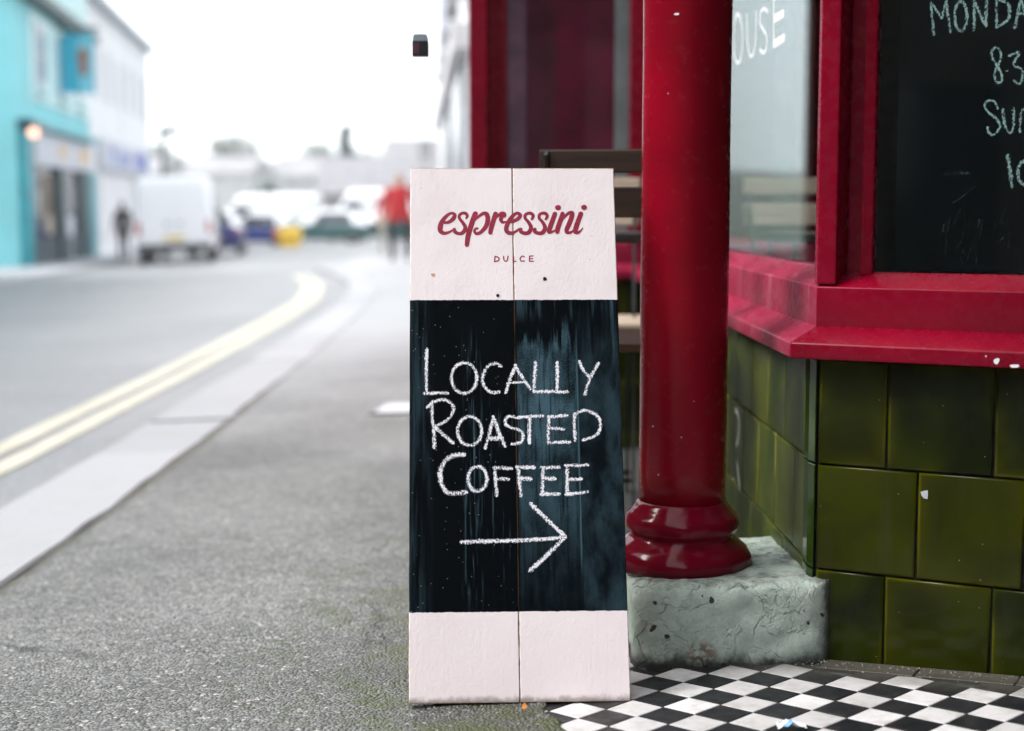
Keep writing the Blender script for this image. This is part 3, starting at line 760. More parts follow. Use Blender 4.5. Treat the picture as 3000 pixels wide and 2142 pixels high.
# panes
m = MB(); m.add([wpt(S0 + 0.076, -0.0465, 0.572), wpt(S_END - 0.05, -0.0465, 0.572), wpt(S_END - 0.05, -0.0465, ZT), wpt(S0 + 0.076, -0.0465, ZT), wpt(S0 + 0.076, -0.0505, 0.572), wpt(S_END - 0.05, -0.0505, 0.572), wpt(S_END - 0.05, -0.0505, ZT), wpt(S0 + 0.076, -0.0505, ZT)],
              [(0, 1, 2, 3), (7, 6, 5, 4), (0, 4, 5, 1), (1, 5, 6, 2), (2, 6, 7, 3), (3, 7, 4, 0)])
m.build('pane', M['glass'], bay, origin=BO)
SG0, SG1 = -0.060, -0.026      # the old pane sits a little askew in its rebate
def sgo(s): return SG0 + (SG1 - SG0) * (s - 0.03) / (D_END - 0.07)
m = MB(); m.add([spt(0.030, SG0, 0.560), spt(D_END - 0.04, SG1, 0.560), spt(D_END - 0.04, SG1, ZT), spt(0.030, SG0, ZT), spt(0.030, SG0 - 0.004, 0.560), spt(D_END - 0.04, SG1 - 0.004, 0.560), spt(D_END - 0.04, SG1 - 0.004, ZT), spt(0.030, SG0 - 0.004, ZT)],
              [(0, 1, 2, 3), (7, 6, 5, 4), (0, 4, 5, 1), (1, 5, 6, 2), (2, 6, 7, 3), (3, 7, 4, 0)])
m.build('pane', M['glass3'], bay, origin=BO)
# paint chips on the front sill, a scuff on one tile
def blob(m, c, ax, ay, rx, ry, nrm, h=0.0006, seed=0, n=9):
    r = random.Random(seed); vs = []
    for i in range(n):
        a = 2 * math.pi * i / n; k = 0.7 + 0.5 * r.random()
        vs.append(c + ax * math.cos(a) * rx * k + ay * math.sin(a) * ry * k + nrm * h)
    m.add(vs, [tuple(range(n))])
Zv = Vector((0, 0, 1))
m = MB()
for (s, z, rx, ry, sd) in ((0.0576, 0.4510, 0.0048, 0.0046, 1), (0.0832, 0.4450, 0.0062, 0.0032, 2), (0.042, 0.4575, 0.0015, 0.0015, 3)):
    blob(m, wpt(s, 0.0453, z), WD, Zv, rx, ry, WN, 0.0004, sd)
m.build('paint_chip', M['whitepaint'], bay, origin=BO)
m = MB(); blob(m, wpt(-0.052, -0.0030, 0.2335), WD, Zv, 0.0065, 0.0075, WN, 0.0006, 8, 7); blob(m, wpt(-0.0515, -0.0030, 0.2325), WD, Zv, 0.0022, 0.0030, WN, 0.0010, 12, 6); m.build('tile_scar', [M['fascia']], riser, origin=BO)

# ------------------------------------------------------------------ strokes for lettering (coordinates in tenths of a millimetre on their own surface)
ESP="550,7581,37 631,7594,49 701,7649,62 725,7711,55 696,7742,43 643,7735,43 573,7674,55 515,7588,68 491,7502,74 497,7440,67 543,7404,55 607,7410,43 677,7446,31 724,7483,25|718,7477,43 729,7428,55 781,7397,49 839,7403,55 886,7452,61 892,7514,55 852,7587,47 806,7649,43 800,7704,43 841,7741,43 899,7741,49 928,7698,43 911,7655,31|1063,7745,72 1015,7612,74 973,7477,74 937,7342,73 919,7195,61|1026,7600,25 1097,7673,37 1179,7735,49 1237,7733,62 1260,7661,68 1247,7563,68 1200,7477,61 1130,7409,51 1071,7397,47 1043,7434,37 1060,7477,34 1095,7483,34|1389,7741,68 1353,7624,68 1316,7501,68 1298,7403,59|1353,7612,25 1412,7686,37 1476,7737,52 1523,7729,64 1528,7688,49|1493,7698,62 1472,7636,55 1498,7587,43 1551,7599,25|1591,7593,37 1667,7605,47 1749,7648,55 1785,7704,56 1757,7741,47 1710,7735,47 1645,7673,56 1585,7575,62 1555,7476,64 1577,7421,61 1629,7402,55 1700,7427,37 1770,7476,32|1793,7476,47 1793,7427,55 1851,7402,55 1909,7408,61 1951,7464,61 1952,7525,55 1912,7599,47 1866,7655,43 1867,7710,43 1909,7741,43 1961,7741,49 1995,7698,47 1971,7636,35|2021,7476,47 2020,7427,55 2078,7402,55 2136,7408,61 2178,7463,61 2179,7525,55 2140,7599,47 2094,7654,43 2095,7710,43 2136,7741,43 2189,7741,49 2223,7698,47 2199,7636,35|2353,7741,64 2310,7623,68 2266,7500,68 2247,7420,55 2306,7429,31 2365,7463,22|2476,7741,62 2438,7623,68 2395,7500,71 2381,7414,59|2426,7586,27 2498,7673,35 2569,7741,47 2628,7744,62 2614,7660,68 2571,7549,68 2534,7463,62 2539,7414,49 2597,7414,37 2644,7451,25|2774,7741,68 2730,7623,68 2687,7500,71 2673,7426,61 2714,7411,43 2761,7444,27 2797,7494,12|2399,7858,47 2385,7851,47 2381,7837,47 2389,7825,47 2404,7821,47 2418,7828,47 2423,7842,47 2416,7854,47 2400,7858,47|2823,7862,47 2809,7854,47 2805,7841,47 2813,7828,47 2829,7825,47 2843,7832,47 2847,7845,47 2840,7858,47 2825,7862,47"
DUL="1369,7009,18 1365,6963,18 1362,6921,18|1367,7009,18 1421,6993,18 1436,6963,18 1415,6933,18 1360,6921,18|1508,7012,17 1513,6951,17 1542,6926,17 1568,6951,17 1578,7014,17|1667,7011,17 1663,6963,17 1660,6929,17|1658,6926,15 1710,6926,15|1844,6999,17 1810,7013,17 1774,6975,17 1787,6932,17 1843,6932,17|1984,7017,16 1925,7013,16|1926,7016,16 1922,6926,16|1922,6926,16 1988,6926,16|1925,6968,15 1977,6972,15"
LOC="275,5467,65 267,5104,64 270,4752,64|239,4752,64 418,4756,64 596,4758,64|829,5243,65 748,5201,64 689,5120,64 663,5015,64 676,4907,64 724,4817,64 799,4761,64 886,4751,64 969,4788,64 1030,4865,64 1060,4968,64 1051,5077,64 1006,5171,64 933,5231,65 846,5246,65|1441,5188,65 1356,5228,65 1246,5197,64 1166,5068,64 1157,4924,64 1211,4811,64 1304,4763,64 1405,4770,64|1514,4762,64 1587,4986,64 1676,5195,65|1668,5195,65 1759,5033,64 1897,4824,64|1578,4918,45 1805,4928,45|1990,5242,65 1970,5000,64 1958,4775,64|1958,4772,64 2255,4774,64|2335,5240,65 2330,4998,64 2317,4773,64|2293,4761,64 2489,4765,64|2688,5255,65 2733,5141,65 2839,4996,64|2986,5221,65 2854,4996,64 2753,4723,64"
ROA="359,4608,64 363,4338,63 386,4117,63 393,3889,63|286,4529,64 371,4608,64 511,4647,64 635,4607,64 696,4511,64 649,4384,63 525,4274,63 401,4228,63|417,4196,73 555,4069,72 678,3958,72|910,4371,63 834,4333,63 778,4258,63 754,4162,63 766,4063,63 811,3980,63 882,3929,63 964,3919,63 1042,3953,63 1101,4024,63 1128,4119,63 1120,4219,63 1078,4305,63 1009,4360,63 927,4374,63|1315,4365,63 1266,4175,63 1186,3876,63|1315,4365,73 1390,4143,73 1487,3906,72|1265,4025,87 1419,4032,87|1625,4379,63 1532,4363,63 1500,4284,63 1545,4213,63 1684,4172,63 1776,4093,63 1743,3967,63 1603,3929,63|1664,4355,63 2083,4384,64|1889,4353,73 1878,4171,73 1874,3950,72|2184,4359,63 2172,4169,63 2160,3949,63|2184,4367,64 2464,4382,64|2196,4185,57 2413,4168,57|2160,3956,63 2501,3962,63|2589,4405,64 2581,4199,63 2587,3993,63|2589,4397,64 2731,4464,64 2886,4419,64 2977,4323,64 2989,4196,63 2923,4070,63 2719,3992,63"
COF="846,3770,88 693,3756,88 569,3679,87 485,3523,87 492,3368,87 553,3213,87 659,3165,86 873,3179,87|1035,3579,69 976,3546,69 932,3483,68 913,3401,68 923,3317,68 958,3246,68 1012,3203,68 1076,3195,68 1136,3223,68 1181,3284,68 1203,3364,68 1197,3449,68 1164,3522,69 1111,3569,69 1047,3581,69|1329,3564,65 1335,3377,65 1355,3129,65|1321,3561,69 1582,3547,69|1350,3393,68 1534,3383,68|1690,3561,69 1703,3374,68 1730,3126,68|1675,3569,72 1937,3560,72|1703,3393,72 1880,3381,72|2075,3543,72 2072,3387,72 2060,3139,71|2052,3556,72 2322,3565,72|2087,3387,72 2257,3386,72|2044,3139,71 2313,3145,71|2446,3572,72 2449,3384,72 2443,3136,71|2431,3584,63 2770,3593,63|2456,3369,65 2665,3375,65|2428,3133,65 2752,3172,65"
ARR="808,2413,76 1232,2417,76 1643,2428,76 2085,2447,76 2390,2475,76|1881,2986,80 2121,2753,80 2398,2475,79|2398,2475,76 2156,2233,76 1848,1964,75"
MON="-757,9916,42 -731,9666,42 -700,9425,42|-757,9916,38 -588,9668,38|-588,9668,38 -528,9921,38|-528,9921,46 -448,9450,46|-322,9902,47 -358,9866,47 -382,9795,48 -391,9701,48 -382,9603,48 -357,9520,48 -321,9468,48 -281,9457,48 -245,9489,48 -219,9558,47 -209,9650,47 -216,9748,47 -239,9833,47 -274,9889,47 -314,9904,47|-103,9896,49 -99,9461,49|-103,9896,49 77,9519,49|77,9519,49 76,10017,49|222,9915,49 235,9491,49|222,9915,49 362,9850,49 421,9735,49 389,9587,49 235,9491,49|503,9468,49 584,9893,48|584,9893,48 704,9467,49|533,9672,37 679,9674,37"
HRS="234,8954,42 181,9051,42 185,9155,42 251,9184,42 312,9102,42 298,8971,42 249,8869,42 227,8766,42 262,8660,42 326,8667,42 338,8752,42 287,8867,42 224,8974,42|399,8831,30 417,8834,30|434,9050,41 579,9100,41 503,8915,41 615,8854,41 646,8731,41 595,8629,41 520,8679,41|287,8271,42 243,8367,42 149,8392,42 95,8314,42 154,8217,42 289,8100,42 330,7984,42 258,7881,42 183,7889,42 152,7988,42|367,8249,49 402,8040,49 471,7896,49 533,7980,49 524,8264,49|628,7911,42 637,8185,42 699,8259,41 766,8163,41 783,7918,42|464,7554,61 499,7334,61 544,7086,61|701,7468,53 659,7438,53 629,7379,53 618,7303,53 628,7225,53 657,7159,53 698,7118,53 745,7111,53 788,7138,53 819,7194,53 832,7269,53 824,7347,53 797,7415,53 757,7459,53 710,7470,53"
SMU="-334,6838,19 -147,6973,19 29,7117,19|-481,7276,51 -271,7299,50 -81,7302,50"
OUS="11067,11095,51 11297,11029,51 11455,10868,52 11508,10641,52 11445,10394,52 11279,10177,51 11044,10032,51 10788,9987,51 10559,10048,50 10400,10202,50 10340,10419,50 10389,10658,50 10539,10876,50 10761,11032,51 11017,11095,51|9814,10951,49 9680,10308,49 9240,9982,48 8793,10216,48 8740,10879,48|7508,10708,46 7842,10825,46 8278,10783,47 8211,10543,47 7571,10242,46 7549,10012,46 7866,9929,47 8252,10036,47|6881,10908,52 6809,9937,52|6795,9999,112 5770,10019,109|6842,10497,112 5892,10491,109|6883,10927,112 5859,10952,109"
RRR="8346,2475,36 8204,1780,36 8003,996,36|8343,2435,36 7715,2499,36 7376,2306,35 7533,1884,36 7966,1695,36|7966,1695,36 7534,1362,36 7150,930,35"


def ribbon(data, place, lift=0.00018, step=0.000012, jitter=0.0, seed=0, dens=5, widen=1.0):
    """place(a, b, h) maps surface coordinates to a point; strokes become flat raised bands with an 'edge' attribute"""
    r = random.Random(seed); V, F, E_ = [], [], []
    for si, st in enumerate(data.split('|')):
        P = [tuple(float(q) * 1e-4 for q in t.split(',')) for t in st.split()]
        Q = []
        n = len(P)
        for i in range(n - 1):
            p0, p1, p2, p3 = P[max(i - 1, 0)], P[i], P[i + 1], P[min(i + 2, n - 1)]
            for k in range(dens):
                t = k / dens; t2, t3 = t * t, t * t * t
                Q.append(tuple(0.5 * (2 * b + (c - a) * t + (2 * a - 5 * b + 4 * c - d) * t2 + (3 * b - 3 * c + d - a) * t3) for a, b, c, d in zip(p0, p1, p2, p3)))
        Q.append(P[-1])
        k0 = len(V); nq = len(Q)
        dx, dy = Q[1][0] - Q[0][0], Q[1][1] - Q[0][1]; L = math.hypot(dx, dy) or 1
        ex, ey = Q[-1][0] - Q[-2][0], Q[-1][1] - Q[-2][1]; L2 = math.hypot(ex, ey) or 1
        Q = [(Q[0][0] - dx / L * Q[0][2] * .42, Q[0][1] - dy / L * Q[0][2] * .42, Q[0][2] * .5)] + Q + [(Q[-1][0] + ex / L2 * Q[-1][2] * .42, Q[-1][1] + ey / L2 * Q[-1][2] * .42, Q[-1][2] * .5)]
        for i, q in enumerate(Q):
            a, b = Q[max(i - 1, 0)], Q[min(i + 1, len(Q) - 1)]
            tx, ty = b[0] - a[0], b[1] - a[1]; L = math.hypot(tx, ty) or 1
            nx, ny = -ty / L, tx / L; w = q[2] / 2 * widen * (1 + jitter * r.uniform(-1, 1)); w2 = q[2] / 2 * widen * (1 + jitter * r.uniform(-1, 1))
            h = lift + step * si + step * 0.8 * i / len(Q)
            V += [place(q[0] - nx * w, q[1] - ny * w, h), place(q[0], q[1], h), place(q[0] + nx * w2, q[1] + ny * w2, h)]
            E_ += [1.0, 0.0, 1.0]
        for i in range(len(Q) - 1):
            b = k0 + i * 3
            F += [(b, b + 1, b + 4, b + 3), (b + 1, b + 2, b + 5, b + 4)]
    return V, F, E_
def lettering(name, data, place, mat, parent, origin=(0, 0, 0), **kw):
    V, F, E_ = ribbon(data, place, **kw)
    o3 = Vector(origin)
    me = bpy.data.meshes.new(name); me.from_pydata([Vector(v) - o3 for v in V], [], F); me.materials.append(mat)
    at = me.attributes.new('edge', 'FLOAT', 'POINT')
    for i, a in enumerate(E_): at.data[i].value = a
    return link(name, me, parent)

lettering('window_lettering', OUS, lambda a, b, h: spt(a, sgo(a) + h, b), M['whitepaint'], bay, BO, widen=1.5)
lettering('wall_lettering', RRR, lambda a, b, h: spt(a, -0.0035 + h, b), M['graffiti'], riser, BO, widen=3.2)

# blackboard standing just inside the canted pane
bb = empty('blackboard', (*wpt(0.2, -0.075, 0)[:2], 0.0), label='chalked opening-hours blackboard behind the near bay window glass', cat='blackboard')
bbo = bb.location.copy()
MB().add([wpt(-0.122, -0.062, 0.5785), wpt(0.50, -0.062, 0.5785), wpt(0.50, -0.062, 1.35), wpt(-0.122, -0.062, 1.35), wpt(-0.122, -0.074, 0.5785), wpt(0.50, -0.074, 0.5785), wpt(0.50, -0.074, 1.35), wpt(-0.122, -0.074, 1.35)],
         [(0, 1, 2, 3), (7, 6, 5, 4), (0, 4, 5, 1), (1, 5, 6, 2), (2, 6, 7, 3), (3, 7, 4, 0)]).build('board', M['board'], bb, origin=bbo)
for dat, mt, wd in ((MON, 'chalk2', 1.25), (HRS, 'chalk2', 1.15), (SMU, 'smear', 1.6)):
    lettering('chalk_writing' if mt == 'chalk2' else 'chalk_smudge', dat, lambda a, b, h: wpt(a, -0.062 + h, b), M[mt], bb, bbo, jitter=0.12, seed=4, widen=wd)
m = MB()
sm_r = random.Random(3)
sm = []
for i in range(60):
    a = sm_r.uniform(-0.06, 0.12); b = 0.615 + sm_r.uniform(-0.022, 0.045)
    sm.append('%d,%d,12 %d,%d,%d' % (a * 1e4, b * 1e4, (a + sm_r.uniform(-.004, .01)) * 1e4, (b + sm_r.uniform(-.02, .03)) * 1e4, sm_r.choice((12, 24, 40))))
lettering('chalk_smudge', '|'.join(sm), lambda a, b, h: wpt(a, -0.062 + h, b), M['smear'], bb, bbo, step=0.00002)

# ------------------------------------------------------------------ far bay window of the cafe, facing the camera across the recess
FY = 5.08
fb = empty('bay_window', (0.15, FY, T(0.15, FY)), label='far red cafe bay window with maroon curtain, behind the folding chairs', cat='shop window')
FO = fb.location.copy()
X0, X1 = -0.140, 0.46
MB().box(X0 + 0.005, X1, FY + 0.012, FY + 0.14, -0.3, 0.44).build('stall_riser', M['grout'], fb, origin=FO)
friser = [c for c in COL.objects if c.parent == fb][0]
for k, (z0, z1) in enumerate(((0.268, 0.437), (0.097, 0.268), (-0.074, 0.097), (-0.245, -0.074))):
    a = X0 + (0.0 if k % 2 else 0.0)
    first = True
    while a < X1 - 0.01:
        b = min(X1, a + (0.085 if (first and k % 2) else 0.169)); first = False
        o = link('tile', glazed(b - a - 0.003, z1 - z0 - 0.003, M['glaze']), friser)
        o.matrix_local = Matrix.Translation(Vector(((a + b) / 2, FY + 0.004, (z0 + z1) / 2)) - FO) @ Matrix(((-1, 0, 0), (0, -1, 0), (0, 0, 1))).to_4x4()
        a = b
def xs_profile(name, prof, mat, bevel):
    r = [[(x, FY - o, z) for o, z in prof] for x in (X0 - 0.004, X1)]
    autosmooth(MB().sweep(r).build(name, mat, fb, origin=FO, bevel=bevel, seg=2), 30)
xs_profile('sill', [(-0.10, 0.441), (0.045, 0.441), (0.045, 0.4655), (0.0, 0.4895), (-0.10, 0.4895)], M['redpink'], 0.003)
xs_profile('bottom_rail', [(-0.001, 0.4875), (-0.001, 0.5515), (-0.046, 0.5745), (-0.09, 0.5745), (-0.09, 0.4875)], M['redpink'], 0.002)
MB().box(X0, -0.079, FY - 0.012, FY + 0.10, 0.545, 2.5).build('pilaster', M['red'], fb, origin=FO, bevel=0.006)
MB().box(-0.078, -0.048, FY + 0.035, FY + 0.09, 0.57, 2.5).box(-0.0475, -0.018, FY + 0.055, FY + 0.09, 0.572, 2.5).build('jamb', M['red'], fb, origin=FO, bevel=0.004)
MB().box(0.386, X1, FY - 0.001, FY + 0.09, 0.548, 2.5).build('mullion', M['red'], fb, origin=FO, bevel=0.005)
MB().box(-0.0175, 0.3855, FY + 0.047, FY + 0.051, 0.573, 2.5).build('pane', M['glass2'], fb, origin=FO)
MB().box(0.048, 0.338, FY + 0.075, FY + 0.085, 0.58, 2.5).build('curtain', M['maroon'], fb, origin=FO)
MB().box(-0.017, 0.046, FY + 0.078, FY + 0.088, 0.58, 2.5).build('reflection_strip', M['mauve'], fb, origin=FO)  # mauve strip colours in the sky reflected by the glass
MB().box(0.340, 0.40, FY + 0.07, FY + 0.09, 0.58, 2.5).build('shutter', M['palegreen'], fb, origin=FO, bevel=0.004)

# ------------------------------------------------------------------ the cafe building itself: storey above, interior, neighbouring front
cafe = empty('cafe_building', (2.0, 4.0, 0), label='cafe building whose upper floor overhangs the tiled corner', cat='building')
CO = cafe.location.copy()
up = [(0.05, -7.0), (0.0, 0.0), (0.165, 2.40), (-0.125, 5.03), (-0.30, 11.5), (7, 11.5), (7, -7.0)]  # unseen camera-side edge pushed out to block sky light on the column
MB().prism(up, 2.56, 8.5).build('upper_storey', M['brick'], cafe, origin=CO)
MB().prism([(x + 0.01 if x < 3 else x, y) for x, y in up], 2.50, 2.558).build('soffit', M['soffit'], cafe, origin=CO)
MB().prism([(-0.13, FY + 0.15), (-0.29, 11.4), (0.1, 11.4), (0.25, FY + 0.4), (0.02, FY + 0.4), (0.02, FY + 0.15)], -0.4, 2.5).build('street_wall', M['red'], cafe, origin=CO)
MB().box(3.4, 3.5, 1.2, 11.4, -0.4, 2.5).box(0.3, 1.25, 11.2, 11.4, -0.4, 2.5).box(2.15, 3.4, 11.2, 11.4, -0.4, 2.5).box(1.25, 2.15, 11.2, 11.4, -0.4, 0.25).build('back_wall', M['brown'], cafe, origin=CO)  # opening added so the sky behind brightens the side pane
MB().box(0.56, 3.4, 2.9, 11.2, -0.3, -0.06).build('interior_floor', M['brown'], cafe, origin=CO)
MB().box(1.28, 3.4, 1.2, 1.32, -0.3, 2.5).build('return_wall', M['dark'], cafe, origin=CO)
MB().box(1.44, 7, -7, 0.58, -0.4, 2.49).build('street_wall', M['soffit'], cafe, origin=CO)  # unseen front, added dark to keep bounced light off the column
MB().box(1.24, 1.40, 0.6, 1.9, -0.3, 2.5).build('door', M['dark'], cafe, origin=CO)

# ------------------------------------------------------------------ plinth
pl = MB(); PX0, PX1, PY0, PY1 = 0.196, 0.512, 2.406, 2.80
NXp, NYp, NZp = 30, 30, 16
def plz(f, x, y): return T(x, y) - 0.03 + (0.139 + 0.03) * f
grid = {}
def pv(i, j, k):
    key = (i, j, k)
    if key in grid: return grid[key]
    fx, fy, fz = i / NXp, j / NYp, k / NZp
    x, y = PX0 + (PX1 - PX0) * fx, PY0 + (PY1 - PY0) * fy
    z = plz(fz, x, y)
    # chamfer the right front corner towards the bay and round all arrises
    c = max(0.0, fx - 0.86) / 0.14
    y += 0.016 * c * c * (1 - fy)
    r = 0.020
    ex = max(0, r - (x - PX0)) if True else 0
    ey = max(0, r - (y - PY0)); ez = max(0, r - (plz(1, x, y) - z)); exr = max(0, r - (PX1 - x))
    def rr(a, b):
        s_ = math.hypot(a, b)
        return 0 if s_ < 1e-9 or min(a, b) <= 0 else max(0, s_ - r) / s_
    for (a, b) in ((ey, ez),):
        kk = rr(a, b); y += a * kk; z -= b * kk
    kk = rr(ex, ey); x += ex * kk; y += ey * kk
    kk = rr(ex, ez); x += ex * kk; z -= ez * kk
    p = Vector((x, y, z))
    d = 0.0045 * mnoise.noise(p * 26) + 0.0028 * mnoise.noise(p * 70) + 0.0015 * mnoise.noise(p * 170)
    if (p - Vector((0.205, 2.45, 0.068))).length < 0.035: z -= 0.016 * (1 - (p - Vector((0.205, 2.45, 0.068))).length / 0.035); 
    grid[key] = len(pl.v); pl.v.append((x - d * (1 if i == 0 else 0.2), y - d, z + d * (0.6 if k == NZp else 0.1)))
    return grid[key]
for i in range(NXp):
    for j in range(NYp): pl.f.append((pv(i, j, NZp), pv(i + 1, j, NZp), pv(i + 1, j + 1, NZp), pv(i, j + 1, NZp)))
    for k in range(NZp): pl.f.append((pv(i, 0, k), pv(i + 1, 0, k), pv(i + 1, 0, k + 1), pv(i, 0, k + 1))); pl.f.append((pv(i + 1, NYp, k), pv(i, NYp, k), pv(i, NYp, k + 1), pv(i + 1, NYp, k + 1)))
for j in range(NYp):
    for k in range(NZp):
        pl.f.append((pv(0, j + 1, k), pv(0, j, k), pv(0, j, k + 1), pv(0, j + 1, k + 1))); pl.f.append((pv(NXp, j, k), pv(NXp, j + 1, k), pv(NXp, j + 1, k + 1), pv(NXp, j, k + 1)))
pl.m = [0] * len(pl.f)
plinth = empty('plinth', ((PX0 + PX1) / 2, (PY0 + PY1) / 2, T(0.34, 2.6)), label='chipped pale green stone plinth under the red column', cat='plinth')
autosmooth(pl.build('stone_block', M['plinth'], plinth, origin=plinth.location), 60)

# ------------------------------------------------------------------ red iron column
PC = Vector((0.2895, 2.578, 0.0)); zb = T(PC.x, PC.y) + 0.139 - 0.004
column = empty('column', (PC.x, PC.y, zb), label='glossy red cast iron column standing on the stone plinth', cat='column')
prof = [(0.106, 0.0), (0.114, 0.006), (0.1185, 0.016), (0.118, 0.026), (0.112, 0.037), (0.103, 0.045), (0.0965, 0.050), (0.0925, 0.055), (0.0885, 0.058), (0.0885, 0.062), (0.093, 0.066), (0.0965, 0.073), (0.0975, 0.081), (0.096, 0.089), (0.0915, 0.096), (0.086, 0.100), (0.083, 0.104), (0.0805, 0.107), (0.077, 0.111), (0.0745, 0.118)]
bm_base = MB().lathe(prof, (0, 0, 0), 72)
bm_base.v = [((lambda p, d: tuple(p + Vector((p.x, p.y, 0)).normalized() * d))(Vector(v), 0.0030 * mnoise.noise(Vector(v) * 22) + 0.0018 * mnoise.noise(Vector(v) * 55))) for v in bm_base.v]
bm_base.build('base_moulding', M['redbase'], column, smooth=True)
sh = []
for i in range(41):
    f = i / 40; z = 0.1165 + (2.56 - zb - 0.1165) * f
    sh.append((0.0738 - 0.0022 * f, z))
bs = MB().lathe(sh, (0, 0, 0), 72)
bs.v = [((lambda p, d: tuple(p + Vector((p.x, p.y, 0)).normalized() * d))(Vector(v), 0.0011 * mnoise.noise(Vector((v[0] * 9, v[1] * 9, v[2] * 5))) + 0.0004 * mnoise.noise(Vector(v) * 30))) for v in bs.v]
bs.build('shaft', M['redpost'], column, smooth=True)
m = MB()
for (a, z, rx, rz, sd) in ((250, 0.985 - zb, 0.0055, 0.0020, 1), (240, 0.86 - zb, 0.0012, 0.0012, 2), (262, 0.30 - zb, 0.0013, 0.0011, 5), (222, 0.315 - zb, 0.0018, 0.0016, 6), (232, 0.235 - zb, 0.0018, 0.0014, 7), (277, 0.36 - zb, 0.001, 0.001, 8)):
    n_ = Vector((math.cos(R(a)), math.sin(R(a)), 0)); t_ = Vector((-n_.y, n_.x, 0))
    blob(m, n_ * 0.0740 + Vector((0, 0, z)), t_, Zv, rx, rz, n_, 0.0009, sd, 7)
m.build('paint_chip', M['whitepaint'], column)

# ------------------------------------------------------------------ A-board
board = empty('a_board', (-0.1545, 2.2256, -0.0589), (R(-20.3), 0, R(2.283)), label='white and black wooden A-board with chalked coffee sign and arrow', cat='sign')
TH = 0.018
def plank(x0, x1, name='plank'):
    """plank with a slightly wandering sawn edge"""
    m = MB(); n = 40; rings = []
    for i in range(n + 1):
        z = SH * i / n
        a = x0 + (0.0005 + 0.0007 * mnoise.noise(Vector((z * 24, x0 * 90, 0))))
        b = x1 - (0.0005 + 0.0007 * mnoise.noise(Vector((z * 24, x1 * 90, 5))))
        c = 0.0012
        wy = 0.0
        rings.append([(a + c, wy, z), (b - c, wy, z), (b, wy + c, z), (b, TH, z), (a, TH, z), (a, wy + c, z)])
    m.sweep(rings)
    m.m = [0] * len(m.f)
    for fi, f in enumerate(m.f):
        if fi < n * 6 and fi % 6 in (2, 3, 4): m.m[fi] = 1
    m.m[-1] = m.m[-2] = 1
    return m.build(name, [M['sign'], M['rawwood']], board)
plank(0.0, 0.1667); plank(0.1669, SW)
sp = lambda a, b, h: Vector((a, -h, b))
lettering('name_lettering', ESP, sp, M['letter'], board, dens=8, widen=1.16)
lettering('small_lettering', DUL, sp, M['letter'], board, widen=1.15)
for dat, sd_ in ((LOC, 1), (ROA, 2), (COF, 3), (ARR, 4)):
    lettering('chalk_arrow' if dat is ARR else 'chalk_writing', dat, sp, M['chalk'], board, jitter=0.16, seed=sd_, dens=9, widen=1.08)
for (a, b, r_) in ((0.1408, 0.6352, 0.0030), (0.2165, 0.6625, 0.0030)):
    m = MB(); blob(m, Vector((a, -0.0003, b)), Vector((1, 0, 0)), Zv, r_, r_ * 1.15, Vector((0, -1, 0)), 0.0002, int(a * 1e4), 8); m.build('screw_hole', M['hole'], board)
m = MB(); blob(m, Vector((0.0375, -0.0003, 0.6700)), Vector((1, 0, 0)), Zv, 0.0042, 0.0024, Vector((0, -1, 0)), 0.0002, 21, 7); m.build('bare_wood_chip', M['rawwood'], board)
# battens and the rear leaf that the board leans on
for z0 in (0.10, 0.70): MB().box(0.03, SW - 0.03, TH + 0.0005, TH + 0.022, z0, z0 + 0.045).build('batten', M['rawwood'], board, bevel=0.001, seg=1)
rear = MB()
for x0 in (0.045, 0.17):
    a = Vector((x0 + 0.055, TH + 0.030, SH - 0.03)); 
    dirn = (Matrix.Rotation(R(38), 3, 'X') @ Vector((0, 0, -1)))
    rear.obox(a + dirn * 0.412, Vector((1, 0, 0)), dirn, Vector((1, 0, 0)).cross(dirn), 0.055, 0.412, 0.008)
rear.build('rear_leaf', M['rawwood'], board, bevel=0.001, seg=1)

# ------------------------------------------------------------------ folding chairs and table
def make_chair(name, slat_mat):
    c = empty(name)
    for z0, z1 in ((0.832, 0.876), (0.748, 0.806)):
        yy = -0.155 - (z0 - 0.5) * 0.16
        MB().box(-0.160, 0.160, yy - 0.009, yy + 0.009, z0, z1).build('back_slat', slat_mat, c, bevel=0.003)
    for i in range(7):
        y0 = -0.16 + i * 0.052
        MB().box(-0.172, 0.172, y0, y0 + 0.040, 0.488, 0.506).build('seat_slat', slat_mat, c, bevel=0.003)
    for s in (-1, 1):
        x = 0.145 * s
        MB().bar((x, -0.225, 0.870), (x, 0.175, 0.0), 0.020, 0.008, (1, 0, 0)).build('back_leg', M['steel'], c, bevel=0.001, seg=1)
        x = 0.130 * s
        MB().bar((x, 0.185, 0.484), (x, -0.20, 0.0), 0.020, 0.008, (1, 0, 0)).build('front_leg', M['steel'], c, bevel=0.001, seg=1)
        MB().bar((x - 0.012 * s, -0.16, 0.478), (x - 0.012 * s, 0.20, 0.478), 0.008, 0.016).build('seat_rail', M['steel'], c, bevel=0.001, seg=1)
    for (yy, z) in ((0.13, 0.10), (-0.14, 0.075)):
        MB().tube([(-0.14, yy, z), (0.14, yy, z)], 0.006).build('stretcher', M['steel'], c, smooth=True)
    return c
ch1 = make_chair('folding_chair', M['woodd'])
tag(ch1, 'dark slatted folding chair right behind the A-board, back to the camera', 'chair', 'folding chairs outside the cafe')
ch1.location = (0.243, 3.12, T(0.243, 3.12) - 0.002); ch1.rotation_euler = (0, 0, R(-9))
ch2 = make_chair('folding_chair', M['woodl'])
tag(ch2, 'pale slatted folding chair beyond the dark one, facing the camera', 'chair', 'folding chairs outside the cafe')
ch2.location = (0.175, 4.02, T(0.175, 4.02) - 0.004); ch2.rotation_euler = (0, 0, R(176))
